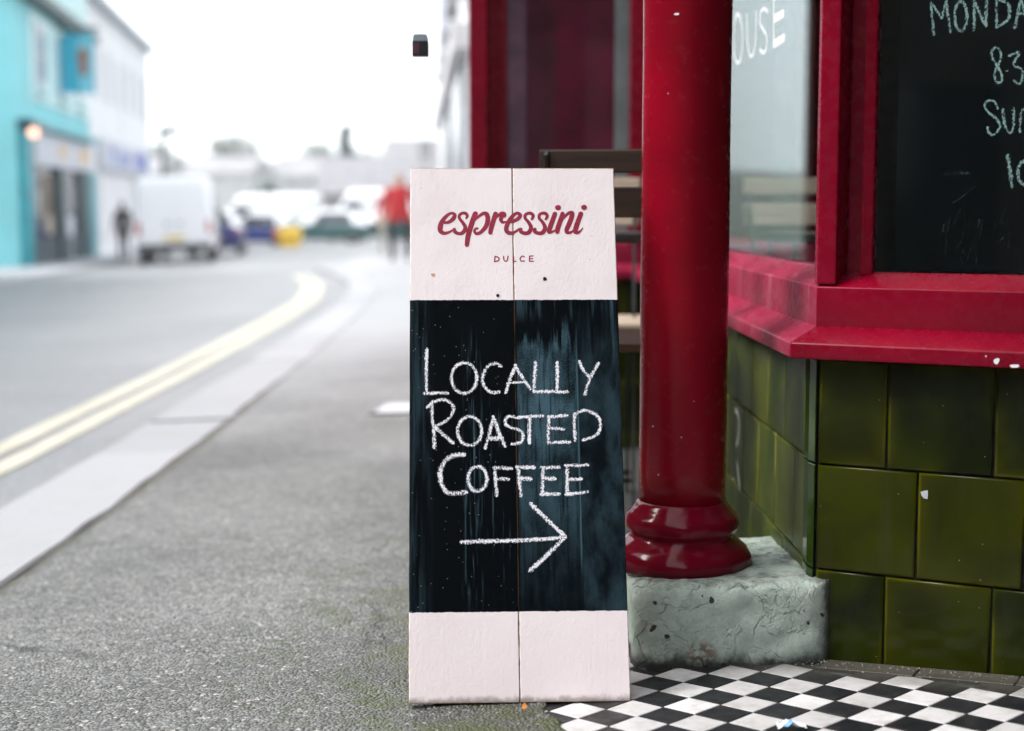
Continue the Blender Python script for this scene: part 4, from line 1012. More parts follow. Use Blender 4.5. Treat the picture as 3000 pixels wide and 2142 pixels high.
tbl = empty('folding_table', (0.26, 3.58, T(0.26, 3.58) - 0.002), (0, 0, R(4)), 'small dark folding table between the two chairs', 'table')
MB().box(-0.20, 0.17, -0.14, 0.14, 0.700, 0.722).build('table_top', M['tabletop'], tbl, bevel=0.004)
for s in (-1, 1):
    MB().bar((0.15 * s - 0.015, -0.12, 0.0), (0.15 * s - 0.015, 0.12, 0.70), 0.018, 0.008, (1, 0, 0)).build('leg', M['steel'], tbl)
    MB().bar((0.13 * s - 0.015, 0.12, 0.0), (0.13 * s - 0.015, -0.12, 0.70), 0.018, 0.008, (1, 0, 0)).build('leg', M['steel'], tbl)

# access cover let into the pavement, mostly hidden by the A-board
ac = empty('access_cover', (-0.38, 6.50, T(-0.38, 6.50) + 0.004), (math.atan(-0.012), -math.atan(0.0397), R(-6)), 'pale metal access cover in the pavement left of the A-board', 'access cover')
MB().box(-0.20, 0.24, -0.17, 0.17, -0.02, 0.004).build('frame', M['chrome'], ac, bevel=0.002)
MB().box(-0.185, 0.225, -0.155, 0.155, -0.01, 0.0055).build('lid', M['coverm'], ac, bevel=0.002)

# ------------------------------------------------------------------ litter and grit
pp = empty('paper_scrap', (0.388, 2.069, T(0.388, 2.069) + 0.007), label='crumpled white and blue paper scrap on the chequered floor', cat='litter')
m = MB(); rr_ = random.Random(5); n = 7
for j in range(n):
    for i in range(n):
        m.v.append(((i / (n - 1) - 0.5) * 0.040, (j / (n - 1) - 0.5) * 0.020, 0.001 + 0.010 * abs(mnoise.noise(Vector((i * 0.7, j * 0.8, 1.3)))) + 0.006 * (1 - abs(i / 3 - 1)) + rr_.uniform(0, 0.002)))
m.f = [(j * n + i, j * n + i + 1, j * n + n + i + 1, j * n + n + i) for j in range(n - 1) for i in range(n - 1)]
m.m = [1 if (q % 6 in (1, 2) and q // 6 in (0, 1, 2)) else 0 for q in range(len(m.f))]
m.build('sheet', [M['paper'], M['paperblue']], pp)
lf = MB(); lp = Vector((0.018, 2.172, 0))
lf.v = [(0, -0.009, 0.001), (0.004, -0.003, 0.003), (0.003, 0.004, 0.0045), (0, 0.010, 0.006), (-0.003, 0.003, 0.004), (-0.004, -0.003, 0.002)]
lf.f = [(0, 1, 2, 3, 4, 5)]; lf.m = [0]
lo_ = lf.build('fallen_leaf', M['leafo']); lo_.location = (0.018, 2.172, T(0.018, 2.172) + 0.020)
tag(lo_, 'tiny orange leaf on the mossy asphalt below the A-board', 'leaf')
gr = MB(); g_ = random.Random(9)
def pebble(x, y, z, r):
    q = [Vector((g_.gauss(0, 1), g_.gauss(0, 1), g_.gauss(0, 1))).normalized() * r * g_.uniform(0.7, 1.2) for _ in range(4)]
    q = [Vector((r, 0, -r * .4)), Vector((-r * .6, r * .8, -r * .4)), Vector((-r * .5, -r * .8, -r * .4)), Vector((g_.uniform(-.3, .3) * r, g_.uniform(-.3, .3) * r, r * g_.uniform(.5, .9)))]
    a = g_.uniform(0, 6.28); ca, sa = math.cos(a), math.sin(a)
    gr.add([(x + v.x * ca - v.y * sa, y + v.x * sa + v.y * ca, z + v.z + r * .35) for v in q], [(0, 1, 2), (0, 3, 1), (1, 3, 2), (2, 3, 0)])
for i in range(520):                         # washed against the wall and plinth
    s = g_.uniform(S0 - 0.02, 0.3); o = abs(g_.gauss(0, 0.022)) + 0.002
    p = wpt(s, o, 0); pebble(p.x, p.y, T(p.x, p.y) + 0.007, g_.choice((0.0008, 0.001, 0.0014, 0.002)) * g_.uniform(.7, 1.2))
for i in range(260):
    x = g_.uniform(0.16, 0.5); yv = 2.44 - abs(g_.gauss(0, 0.02)); pebble(x, yv, T(x, yv) + 0.006, g_.uniform(0.0006, 0.0022))
for i in range(1500):
    yv = g_.uniform(1.9, 3.2); x = edge_x(yv) - abs(g_.gauss(0, 0.30)); 
    if x > -1.05: pebble(x, yv, pave_z(x, yv), g_.uniform(0.0008, 0.0026))
tag(gr.build('grit', M['grit']), 'loose grit along the wall foot and pavement', 'grit', kind='stuff')

# ------------------------------------------------------------------ across the street: teal house with shopfront
FD = Vector((-0.129, 1, 0)).normalized(); FN = Vector((FD.y, -FD.x, 0))       # along the far house fronts, outward (towards the road)
def fpt(y, o, z): return Vector((fac_x(y), y, 0)) + FN * o + Vector((0, 0, z))
def slab(m, y0, y1, o0, o1, z0, z1, mi=0):
    p = [fpt(y0, o0, z0), fpt(y1, o0, z0), fpt(y1, o1, z0), fpt(y0, o1, z0), fpt(y0, o0, z1), fpt(y1, o0, z1), fpt(y1, o1, z1), fpt(y0, o1, z1)]
    return m.add(p, [(0, 3, 2, 1), (4, 5, 6, 7), (0, 1, 5, 4), (1, 2, 6, 5), (2, 3, 7, 6), (3, 0, 4, 7)], mi)
def part(name, mat, parent, *boxes, bevel=0.0):
    m = MB()
    for b in boxes: slab(m, *b)
    return m.build(name, mat, parent, origin=parent.location, bevel=bevel)
g0 = T(fac_x(42), 42)
teal = empty('teal_house', fpt(42, -3, g0), label='pale teal painted house with dark shopfront at the left edge', cat='house')
part('wall', M['teal'], teal, (37.4, 49.6, -8, 0, g0 - 0.5, 10.5))
part('wall_panel', M['tealp'], teal, (39.4, 49.5, 0.003, 0.05, 3.35, 5.60), (39.8, 49.5, 0.003, 0.05, 6.2, 10.4))
part('cornice', M['gutter'], teal, (37.25, 49.6, 0.0, 0.42, 5.78, 6.02)); MB().obox(Vector((fac_x(37.4) - 3.5, 37.3, 6.0)), (1, 0, 0), (0, 1, 0), (0, 0, 1), 3.6, 0.14, 0.11).build('cornice', M['gutter'], teal, origin=teal.location)
for yc in (40.6, 44.3, 47.6):
    w = part('window', M['fascia'], teal, (yc - 0.62, yc + 0.62, 0.052, 0.13, 3.75, 5.35))
    m = MB(); slab(m, yc - 0.50, yc - 0.03, 0.131, 0.135, 3.87, 4.52); slab(m, yc + 0.03, yc + 0.50, 0.131, 0.135, 3.87, 4.52); slab(m, yc - 0.50, yc - 0.03, 0.131, 0.135, 4.58, 5.23); slab(m, yc + 0.03, yc + 0.50, 0.131, 0.135, 4.58, 5.23)
    m.build('pane', M['greyw'], w, origin=teal.location)
    part('sill', M['tealp'], teal, (yc - 0.75, yc + 0.75, 0.05, 0.22, 3.58, 3.70))
part('shop_cornice', M['tealm'], teal, (37.5, 49.2, 0.0, 0.36, 2.62, 2.78)); part('shop_cornice_end', M['teald'], teal, (37.45, 39.2, 0.0, 0.40, 2.55, 2.74))
part('fascia_board', M['fascia'], teal, (38.9, 49.0, 0.02, 0.16, 1.72, 2.56))
for a, b in ((42.8, 43.8), (46.4, 48.2)): part('fascia_lettering', M['ochre'], teal, (a, b, 0.162, 0.17, 1.92, 2.36))
part('shop_pilaster', M['tealm'], teal, (37.5, 38.1, 0.0, 0.22, g0, 2.6)); part('shop_pilaster', M['teald'], teal, (38.15, 38.8, 0.0, 0.20, g0, 2.6)); part('shop_pilaster', M['tealm'], teal, (48.3, 49.3, 0.0, 0.24, g0, 1.7))
for a, b in ((42.6, 43.5), (46.7, 47.9)): part('door_post', M['teald'], teal, (a, b, 0.0, 0.20, g0, 1.72))
for a, b in ((38.85, 42.55), (43.55, 46.65), (47.95, 48.28)): part('shop_window', M['carglass'], teal, (a, b, 0.01, 0.06, g0 + 0.72, 1.72))
for a, b in ((38.85, 42.55), (43.55, 46.65), (47.95, 48.28)): part('stall_board', M['teald'], teal, (a, b, 0.01, 0.10, g0, g0 + 0.72))
for a, b, z0, z1, mt in ((39.0, 39.6, -0.55, 1.55, 'greyw'), (40.2, 41.9, 0.35, 1.45, 'brown'), (40.9, 41.9, -0.1, 0.45, 'woodl'), (44.3, 45.6, -0.35, 0.35, 'fascia'), (44.2, 45.9, 0.55, 1.3, 'slate')):
    part('window_display', M[mt], teal, (a, b, 0.0605, 0.075, z0, z1))

# added stone terrace, out of view, darkening window reflections and the low sky
ter = empty('unseen_terrace', fpt(0, -3, T(-7, 0)), label='unseen dark stone terrace added off the left edge to dim reflections and skylight', cat='terrace')
part('wall', M['dkstone'], ter, (-45, 30, -8, 0, -1.5, 4.6))
MB().box(-12, 6, -22, -15, -1.5, 7.5).build('return_wall', M['dkstone'], ter, origin=ter.location)  # unseen wall added behind the camera to block low sky
part('unseen_roof_edge', M['slate'], ter, (-45, 30, -8, 0.3, 4.61, 5.0))
for k in range(24):
    yc = -43 + k * 3.05
    for z0 in (-0.1, 2.5): part('window', M['carglass'], ter, (yc - 0.6, yc + 0.6, 0.003, 0.04, z0, z0 + 1.8))

# hanging sign of the teal house, facing down the street
hs = empty('hanging_sign', fpt(43.4, 0.6, 5.6), label='bright blue hanging pub sign with brown figure on the teal house', cat='sign')
HO = hs.location.copy()
c = fpt(43.4, 0.62, 0)
MB().box(c.x - 0.47, c.x + 0.45, c.y - 0.03, c.y + 0.03, 3.80, 5.42).build('board', M['cyan'], hs, origin=HO, bevel=0.01)
MB().box(c.x + 0.02, c.x + 0.42, c.y - 0.038, c.y - 0.031, 3.84, 5.30).build('light_panel', M['cyanl'], hs, origin=HO)
m = MB(); vs = [(0.02, -0.56), (0.13, -0.50), (0.20, -0.28), (0.17, 0.0), (0.22, 0.22), (0.16, 0.45), (0.05, 0.55), (-0.06, 0.44), (-0.10, 0.20), (-0.04, -0.05), (-0.07, -0.30)]
m.add([(c.x + 0.10 + x, c.y - 0.041, 4.66 + z * 0.75) for x, z in vs] + [(c.x + 0.10 + x, c.y - 0.0385, 4.66 + z * 0.75) for x, z in vs], [tuple(range(11)), tuple(range(21, 10, -1))] + [(i, (i + 1) % 11, 11 + (i + 1) % 11, 11 + i) for i in range(11)])
m.build('painted_figure', M['rustf'], hs, origin=HO)
MB().tube([fpt(43.4, 0.0, 5.58), fpt(43.4, 1.2, 5.58)], 0.05).bar(fpt(43.4, 0.25, 5.42), fpt(43.4, 0.25, 5.58), 0.04, 0.04).bar(fpt(43.4, 1.0, 5.42), fpt(43.4, 1.0, 5.58), 0.04, 0.04).build('bracket', M['gutter'], hs, origin=HO)

# lit lamps on the far fronts
def wall_lamp(y, o, z, mat, label):
    p = fpt(y, 0.02, z); l = empty('wall_lamp', p, label=label, cat='lamp', group='lit lamps across the street')
    q = fpt(y, o, z) - p
    MB().tube([(0, 0, 0.05), q * 0.6 + Vector((0, 0, 0.14)), q + Vector((0, 0, 0.08))], 0.018).build('bracket', M['steel'], l)
    MB().lathe([(0.01, -0.12), (0.08, -0.10), (0.125, -0.03), (0.125, 0.04), (0.075, 0.10), (0.02, 0.12)], q, 16).build('globe', mat, l, smooth=True)
wall_lamp(36.9 + 0.55, 0.40, 2.42, M['lamp'], 'glowing peach lamp at the corner of the teal shopfront')
wall_lamp(60.5, 0.5, 1.55, M['lamp2'], 'glowing pale lamp on the white house above the van')

# white house
wh = empty('white_house', fpt(59, -3, T(fac_x(59), 59)), label='long white house beside the teal one across the street', cat='house')
gw = T(fac_x(59), 59)
part('wall', M['white'], wh, (49.7, 68, -8, 0.02, gw - 0.5, 7.4))
part('eave', M['fascia'], wh, (49.7, 68.2, 0.02, 0.40, 7.28, 7.45))
m = MB(); a_, b_ = 49.7, 68.1
m.add([fpt(a_, 0.4, 7.46), fpt(b_, 0.4, 7.46), fpt(b_, -4, 10.2), fpt(a_, -4, 10.2), fpt(a_, -8.4, 7.46), fpt(b_, -8.4, 7.46)], [(0, 1, 2, 3), (3, 2, 5, 4), (0, 3, 4), (1, 5, 2), (0, 4, 5, 1)])
m.build('roof', M['white2'], wh, origin=wh.location)
for yc in (51.6, 54.6, 57.6, 60.6, 63.6, 66.4):
    w = part('window', M['white2'], wh, (yc - 0.6, yc + 0.6, 0.021, 0.08, 4.3, 6.0))
    m = MB(); slab(m, yc - 0.48, yc + 0.48, 0.081, 0.085, 4.42, 5.12); slab(m, yc - 0.48, yc + 0.48, 0.081, 0.085, 5.18, 5.88); m.build('pane', M['fascia'], w, origin=wh.location)
part('shop_fascia', M['fascia'], wh, (51, 66, 0.021, 0.25, 1.9, 2.9)); 
for a, b, z1 in ((53.0, 54.2, 2.75), (55.6, 58.0, 2.6), (60.0, 64.5, 2.75)): part('sign_lettering', M['bluesign'], wh, (a, b, 0.252, 0.26, 2.05, z1))
for a, b in ((51.5, 54.5), (55.5, 58.5), (60, 65)): part('shop_window', M['white2'], wh, (a, b, 0.021, 0.06, gw + 0.6, 1.8))

# ------------------------------------------------------------------ vehicles
def wheel(parent, x, y, r, w):
    t = MB().lathe([(r * 0.62, -w / 2), (r * 0.95, -w / 2), (r, -w * 0.3), (r, w * 0.3), (r * 0.95, w / 2), (r * 0.62, w / 2)], (x, y, r), 20, axis='x').build('wheel', M['tyre'], parent, smooth=False)
    MB().lathe([(0.05, -w / 2 - 0.004), (r * 0.6, -w / 2 + 0.01), (r * 0.6, w / 2 - 0.01), (0.05, w / 2 + 0.004)], (x, y, r), 16, axis='x').build('hub', M['hub'], t)
def loft(sections):
    """sections: (y, half width, z low, z shoulder, z roof, roof half width)"""
    rings = []
    for (yv, hw, zl, zs, zr, rw) in sections:
        rd = min(0.12, (zr - zs) * 0.5)
        rings.append([(-hw + 0.05, yv, zl), (hw - 0.05, yv, zl), (hw, yv, zl + 0.10), (hw, yv, zs), (rw + 0.02, yv, zr - rd), (rw - rd * 0.8, yv, zr), (-rw + rd * 0.8, yv, zr), (-rw - 0.02, yv, zr - rd), (-hw, yv, zs), (-hw, yv, zl + 0.10)])
    return MB().sweep(rings)
def make_van(name, paint, L=4.9, hw=0.98, H=2.28):
    v = empty(name)
    autosmooth(loft([(-L / 2, hw - 0.03, 0.42, 1.15, H - 0.06, hw - 0.13), (-L / 2 + 0.10, hw, 0.34, 1.2, H, hw - 0.08), (-0.2, hw, 0.32, 1.2, H, hw - 0.08), (0.85, hw, 0.32, 1.2, H - 0.04, hw - 0.10), (1.45, hw, 0.32, 1.15, 1.36, hw - 0.08), (L / 2 - 0.12, hw - 0.05, 0.34, 0.86, 1.02, hw - 0.12), (L / 2, hw - 0.16, 0.42, 0.74, 0.88, hw - 0.25)]).build('body', paint, v, bevel=0.02, seg=2), 40)
    yb = -L / 2
    for s in (-1, 1):
        d = MB().box(0.012 if s > 0 else -hw + 0.16, hw - 0.16 if s > 0 else -0.012, yb - 0.022, yb + 0.03, 0.56, H - 0.22).build('rear_door', paint, v, bevel=0.02)
        MB().box(0.12 * s if s > 0 else -0.22, 0.22 if s > 0 else -0.12, yb - 0.045, yb - 0.023, 1.02, 1.08).build('handle', M['chrome'], d)
        MB().box(min(s * (hw - 0.13), s * (hw - 0.03)), max(s * (hw - 0.13), s * (hw - 0.03)), yb - 0.012, yb + 0.05, 0.78, 1.12).build('tail_light', M['tail'], v, bevel=0.01)
        MB().box(min(s * hw, s * (hw + 0.16)), max(s * hw, s * (hw + 0.16)), 1.12, 1.22, 1.18, 1.42).build('mirror', M['chrome'], v, bevel=0.02)
        MB().box(min(s * (hw - 0.02), s * (hw + 0.006)), max(s * (hw - 0.02), s * (hw + 0.006)), 0.25, 1.05, 1.24, 1.86).build('side_window', M['carglass'], v, bevel=0.01)
        MB().box(min(s * (hw - 0.34), s * (hw - 0.1)), max(s * (hw - 0.34), s * (hw - 0.1)), L / 2 - 0.1, L / 2 + 0.006, 0.66, 0.80).build('headlight', M['hub'], v, bevel=0.01)
        for yv in (-1.55, 1.62): wheel(v, s * (hw - 0.12), yv, 0.34, 0.20)
    MB().box(-hw + 0.04, hw - 0.04, yb - 0.07, yb + 0.05, 0.36, 0.54).build('bumper', M['chrome'], v, bevel=0.02)
    MB().box(-0.26, 0.26, yb - 0.028, yb - 0.0225, 0.64, 0.75).build('number_plate', M['plate'], v)
    MB().add([(-hw + 0.14, 1.47, 1.37), (hw - 0.14, 1.47, 1.37), (hw - 0.2, 0.93, H - 0.12), (-hw + 0.2, 0.93, H - 0.12), (-hw + 0.14, 1.44, 1.35), (hw - 0.14, 1.44, 1.35), (hw - 0.2, 0.90, H - 0.14), (-hw + 0.2, 0.90, H - 0.14)], [(0, 1, 2, 3), (7, 6, 5, 4), (0, 4, 5, 1), (1, 5, 6, 2), (2, 6, 7, 3), (3, 7, 4, 0)]).build('windscreen', M['carglass'], v)
    return v
def make_car(name, paint, roof=None):
    v = empty(name); hw = 0.86
    bd = autosmooth(loft([(-2.0, hw - 0.10, 0.42, 0.72, 0.82, hw - 0.18), (-1.92, hw - 0.02, 0.30, 0.80, 0.96, hw - 0.14), (-1.6, hw, 0.24, 0.86, 1.36, hw - 0.24), (-1.0, hw, 0.22, 0.90, 1.46, hw - 0.24), (0.0, hw, 0.22, 0.90, 1.47, hw - 0.24), (0.55, hw, 0.22, 0.88, 1.26, hw - 0.22), (1.0, hw, 0.24, 0.84, 0.96, hw - 0.14), (1.8, hw - 0.05, 0.28, 0.70, 0.80, hw - 0.18), (1.98, hw - 0.18, 0.36, 0.60, 0.68, hw - 0.3)]).build('body', [paint, roof or paint], v, bevel=0.02), 45)
    for p in bd.data.polygons: p.material_index = 1 if p.center.z > 0.93 else 0  # pale roof colour paints in the sheen of the sky
    MB().add([(-0.58, -1.925, 0.98), (0.58, -1.925, 0.98), (0.52, -1.66, 1.32), (-0.52, -1.66, 1.32), (-0.58, -1.89, 0.96), (0.58, -1.89, 0.96), (0.52, -1.62, 1.30), (-0.52, -1.62, 1.30)], [(0, 1, 2, 3), (7, 6, 5, 4), (0, 4, 5, 1), (1, 5, 6, 2), (2, 6, 7, 3), (3, 7, 4, 0)]).build('rear_window', M['carglass'], v)
    MB().add([(-0.62, 1.04, 0.98), (0.62, 1.04, 0.98), (0.54, 0.42, 1.36), (-0.54, 0.42, 1.36), (-0.62, 1.0, 0.94), (0.62, 1.0, 0.94), (0.54, 0.38, 1.32), (-0.54, 0.38, 1.32)], [(0, 1, 2, 3), (7, 6, 5, 4), (0, 4, 5, 1), (1, 5, 6, 2), (2, 6, 7, 3), (3, 7, 4, 0)]).build('windscreen', M['carglass'], v)
    for s in (-1, 1):
        m = MB(); m.add([(s * (hw + 0.004), -1.25, 0.93), (s * (hw + 0.004), 0.45, 0.93), (s * (hw - 0.20), 0.1, 1.36), (s * (hw - 0.20), -1.1, 1.36), (s * (hw - 0.05), -1.25, 0.93), (s * (hw - 0.05), 0.45, 0.93), (s * (hw - 0.26), 0.1, 1.36), (s * (hw - 0.26), -1.1, 1.36)], [(0, 1, 2, 3), (7, 6, 5, 4), (0, 4, 5, 1), (1, 5, 6, 2), (2, 6, 7, 3), (3, 7, 4, 0)])
        m.build('side_window', M['carglass'], v)
        MB().box(min(s * (hw - 0.22), s * (hw - 0.04)), max(s * (hw - 0.22), s * (hw - 0.04)), -1.985, -1.86, 0.72, 0.86).build('tail_light', M['tail'], v, bevel=0.01)
        MB().box(min(s * (hw - 0.30), s * (hw - 0.10)), max(s * (hw - 0.30), s * (hw - 0.10)), 1.80, 1.93, 0.58, 0.70).build('headlight', M['hub'], v, bevel=0.01)
        for yv in (-1.25, 1.28): wheel(v, s * (hw - 0.09), yv, 0.30, 0.18)
    MB().box(-0.26, 0.26, -2.006, -1.99, 0.52, 0.63).build('number_plate', M['plate'], v)
    return v
def place(o, x, y, rz, label, cat, group, off=-0.07):
    o.location = (x, y, T(x, y) + off); o.rotation_euler = (0, -math.atan(0.0397) if -13 < x < 3 else 0, R(rz)); tag(o, label, cat, group)
van = make_van('van', M['vanw']); place(van, -9.07, 42.2, 9, 'white panel van seen from behind beside the white house', 'van', 'vehicles parked along the street')
car1 = make_car('parked_car', M['navy'], M['vanw']); place(car1, -9.55, 50.0, 7, 'navy car with sky sheen coloured on its roof mostly hidden beyond the white van', 'car', 'vehicles parked along the street')
car2 = make_car('parked_car', M['blue'], M['vanw']); place(car2, -11.3, 67.5, 84, 'bright blue car with sky sheen coloured on its roof parked side-on far down the street', 'car', 'vehicles parked along the street')
car3 = make_car('parked_car', M['greencar'], M['vanw']); place(car3, -8.1, 66.0, 96, 'dark green car right of the yellow grit bin', 'car', 'vehicles parked along the street')
car4 = copy_tree(car3); place(car4, -5.3, 66.5, 84, 'dark green car parked nearest the red-jacketed walker', 'car', 'vehicles parked along the street')
van2 = make_van('van', M['vanw'], 5.6, 1.0, 2.4); place(van2, -12.0, 73.5, 86, 'white van parked side-on behind the blue car', 'van', 'vehicles parked along the street')
van3 = copy_tree(van2); place(van3, -6.9, 73.5, 94, 'white van parked side-on behind the green cars', 'van', 'vehicles parked along the street')
gb = empty('grit_bin', (-8.75, 60.8, T(-8.75, 60.8) - 0.07), label='yellow grit bin standing in the road beyond the van', cat='grit bin')
MB().sweep([[(-0.42 * k, -0.28 * k, z), (0.42 * k, -0.28 * k, z), (0.42 * k, 0.28 * k, z), (-0.42 * k, 0.28 * k, z)] for k, z in ((0.86, 0.0), (1.0, 0.52))]).build('tub', M['gritbin'], gb, bevel=0.03)
MB().sweep([[(-0.47 * k, -0.33 * k, z), (0.47 * k, -0.33 * k, z), (0.47 * k, 0.33 * k, z), (-0.47 * k, 0.33 * k, z)] for k, z in ((1.0, 0.53), (1.0, 0.60), (0.55, 0.80))]).build('lid', M['gritbin'], gb, bevel=0.03)
MB().box(-0.62, -0.45, -0.2, 0.2, 0.3, 0.75).build('end_panel', M['orange'], gb, bevel=0.02)

# ------------------------------------------------------------------ people
def make_person(name, loc, rz, mats, height=1.72, stride=0.16, hem=0.80, wide=1.0):
    """one skinned body; mats = (top, trousers, hair, skin, shoes)"""
    V, E_, Rr = [], [], []
    def add(p, r, parent=None):
        V.append(p); Rr.append(r)
        if parent is not None: E_.append((parent, len(V) - 1))
        return len(V) - 1
    pel = add((0, 0, 0.96), 0.155); bel = add((0, 0.01, 1.08), 0.150, pel); che = add((0, 0.0, 1.28), 0.170, bel); sho = add((0, -0.01, 1.43), 0.115, che)
    nec = add((0, 0.0, 1.51), 0.058, sho); hd = add((0, 0.02, 1.59), 0.085, nec); hd2 = add((0, 0.025, 1.67), 0.092, hd); add((0, 0.01, 1.735), 0.060, hd2)
    for s in (-1, 1):
        h = add((0.10 * s, 0, 0.90), 0.098, pel); kn = add((0.11 * s, stride * s * 0.9, 0.50), 0.066, h); an = add((0.11 * s, stride * s * 0.7 - 0.06, 0.09), 0.045, kn); add((0.12 * s, stride * s * 0.7 + 0.12, 0.04), 0.038, an)
        a = add((0.19 * s, -0.01, 1.41), 0.070, sho); el = add((0.25 * s, -stride * s * 0.6, 1.12), 0.052, a); wr = add((0.25 * s, -stride * s * 0.6 + 0.12, 0.90), 0.034, el); pm = add((0.25 * s, -stride * s * 0.6 + 0.15, 0.84), 0.036, wr)
        for q in range(4):
            f1 = add((0.25 * s - 0.004 * s, -stride * s * 0.6 + 0.128 + 0.018 * q, 0.775), 0.010, pm); add((0.243 * s, -stride * s * 0.6 + 0.135 + 0.018 * q, 0.735 + 0.008 * abs(q - 1.5)), 0.009, f1)
        t1 = add((0.235 * s, -stride * s * 0.6 + 0.20, 0.82), 0.011, pm); add((0.228 * s, -stride * s * 0.6 + 0.215, 0.785), 0.009, t1)
    me = bpy.data.meshes.new('skeleton'); me.from_pydata(V, E_, [])
    tmp = bpy.data.objects.new('skeleton', me); COL.objects.link(tmp)
    md = tmp.modifiers.new('s', 'SKIN'); sub = tmp.modifiers.new('u', 'SUBSURF'); sub.levels = 2
    for i, sv in enumerate(me.skin_vertices[0].data): sv.radius = (Rr[i], Rr[i] * (0.72 if i in (0, 1, 2, 3) else 1.0)); sv.use_root = (i == 0)
    dg = bpy.context.evaluated_depsgraph_get(); ev = tmp.evaluated_get(dg)
    body = bpy.data.meshes.new_from_object(ev)
    bpy.data.objects.remove(tmp)
    body.materials.clear()
    for mm in mats: body.materials.append(mm)
    for p in body.polygons:
        p.use_smooth = True; cx, cy, cz = p.center
        if cz > 1.50: p.material_index = 2 if (cy < 0.03 and cz > 1.53) or cz > 1.70 else 3
        elif cz < 0.075: p.material_index = 4
        elif abs(cx) > 0.19 and cz < 0.90: p.material_index = 3
        elif cz < hem and abs(cx) < 0.215: p.material_index = 1
        else: p.material_index = 0
    k = height / 1.78
    for v in body.vertices: v.co *= k; v.co.x *= wide
    root = empty(name, loc, (0, 0, R(rz))); link('body', body, root)
    # nose and ears as part of the head detail
    MB().lathe([(0.004, -0.03), (0.014, -0.01), (0.012, 0.01), (0.004, 0.02)], (0, 0.118 * k, 1.63 * k), 8).build('nose', mats[3], root, smooth=True)
    return root
p1 = make_person('person', (-2.22, 30.6, T(-2.22, 30.6)), 178, (M['jred'], M['trd'], M['hair'], M['skin'], M['shoe']), 1.76, wide=1.3, stride=0.07)
tag(p1, 'person in a bright red jacket and dark trousers beside the A-board edge', 'person', 'people in the street')
p2 = make_person('person', (-2.92, 36.0, T(-2.92, 36.0)), 185, (M['jcoral'], M['trb'], M['hair'], M['skin'], M['shoe']), 1.68, hem=1.12)
tag(p2, 'person in a coral top and beige trousers behind the red jacket', 'person', 'people in the street')
p3 = make_person('person', (-10.75, 42.6, T(-10.75, 42.6)), 20, (M['jblack'], M['trd'], M['hair'], M['skin'], M['shoe']), 1.68)
tag(p3, 'person dressed in black standing left of the white van', 'person', 'people in the street')

# street lamp by the white house
sl = empty('street_lamp', (-10.8, 48.0, T(-10.8, 48) - 0.05), label='dark street lamp with flat head rising behind the white van', cat='street lamp')
zt = 0.68 + 160 * 48 / 3412 - sl.location.z
MB().tube([(0, 0, 0), (0, 0, 0.9), (0, 0, 0.95), (0, 0, zt)], [0.12, 0.11, 0.085, 0.075], 10).build('pole', M['gutter'], sl)
MB().box(-0.08, 0.48, -0.16, 0.16, zt - 0.06, zt + 0.14).build('lamp_head', M['gutter'], sl, bevel=0.03)

# ------------------------------------------------------------------ right-hand side beyond the cafe
RB = empty('white_building', (0.5, 24, T(0, 24)), label='pale building beyond the cafe on the right of the street', cat='building')
ro = RB.location.copy()
rp = [(-0.43, 15.5), (-0.80, 21.5), (-1.56, 33.5), (1.0, 33.5), (1.0, 15.5)]
MB().prism(rp, -0.8, 9.5).build('wall', M['white2'], RB, origin=ro)
def rside(y0, y1, o, z0, z1, name, mat):
    def px_(yv, oo): return (interp([(-0.43, 15.5), (-0.80, 21.5), (-1.56, 33.5)], yv) - oo, yv)
    a, b, c_, d = px_(y0, 0.004), px_(y1, 0.004), px_(y1, o), px_(y0, o)
    return MB().prism([a, b, c_, d], z0, z1).build(name, mat, RB, origin=ro)
for yc in (17.2, 20.2, 24.0, 27.5, 31.0):
    w = rside(yc - 0.55, yc + 0.55, 0.05, 3.3, 4.9, 'window', M['fascia'])
    rside(yc - 0.7, yc + 0.7, 0.12, 3.15, 3.29, 'sill', M['slate'])
rside(15.6, 33.0, 0.16, 2.25, 2.5, 'string_course', M['white2']); rside(16.2, 19.6, 0.07, 0.2, 2.1, 'shop_window', M['greyw']); rside(22.5, 26.5, 0.07, 0.1, 2.0, 'shop_window', M['greyw'])
rside(20.8, 21.5, 0.42, 3.95, 4.25, 'flag_bracket', M['ochre']); rside(15.7, 16.6, 0.20, 2.9, 3.5, 'alarm_box', M['bluesign'])
ln = empty('hanging_lantern', (-0.170, 2.90, 0.975), label='tiny dark lantern with grey cap hanging on a thin wire against the sky', cat='lantern')
MB().box(-0.0148, 0.0148, -0.012, 0.012, -0.0200, 0.0080).build('box', M['lily'], ln, bevel=0.0008)
MB().box(-0.0120, -0.0015, -0.0128, -0.0121, -0.0160, 0.0040).build('panel', M['lanternp'], ln)
MB().sweep([[(-0.0140 * k, -0.011, z), (0.0140 * k, -0.011, z), (0.0140 * k, 0.011, z), (-0.0140 * k, 0.011, z)] for k, z in ((1.0, 0.0082), (0.98, 0.0155), (0.80, 0.0205))]).build('cap', M['lanternc'], ln)
MB().tube([(0, 0, 0.02), (0.0, 0, 1.62)], 0.00018, 5).build('wire', M['hub'], ln)
MB().tube([(0, 0, 1.62), (0.32, 0, 1.62)], 0.010).build('bracket', M['steel'], ln)

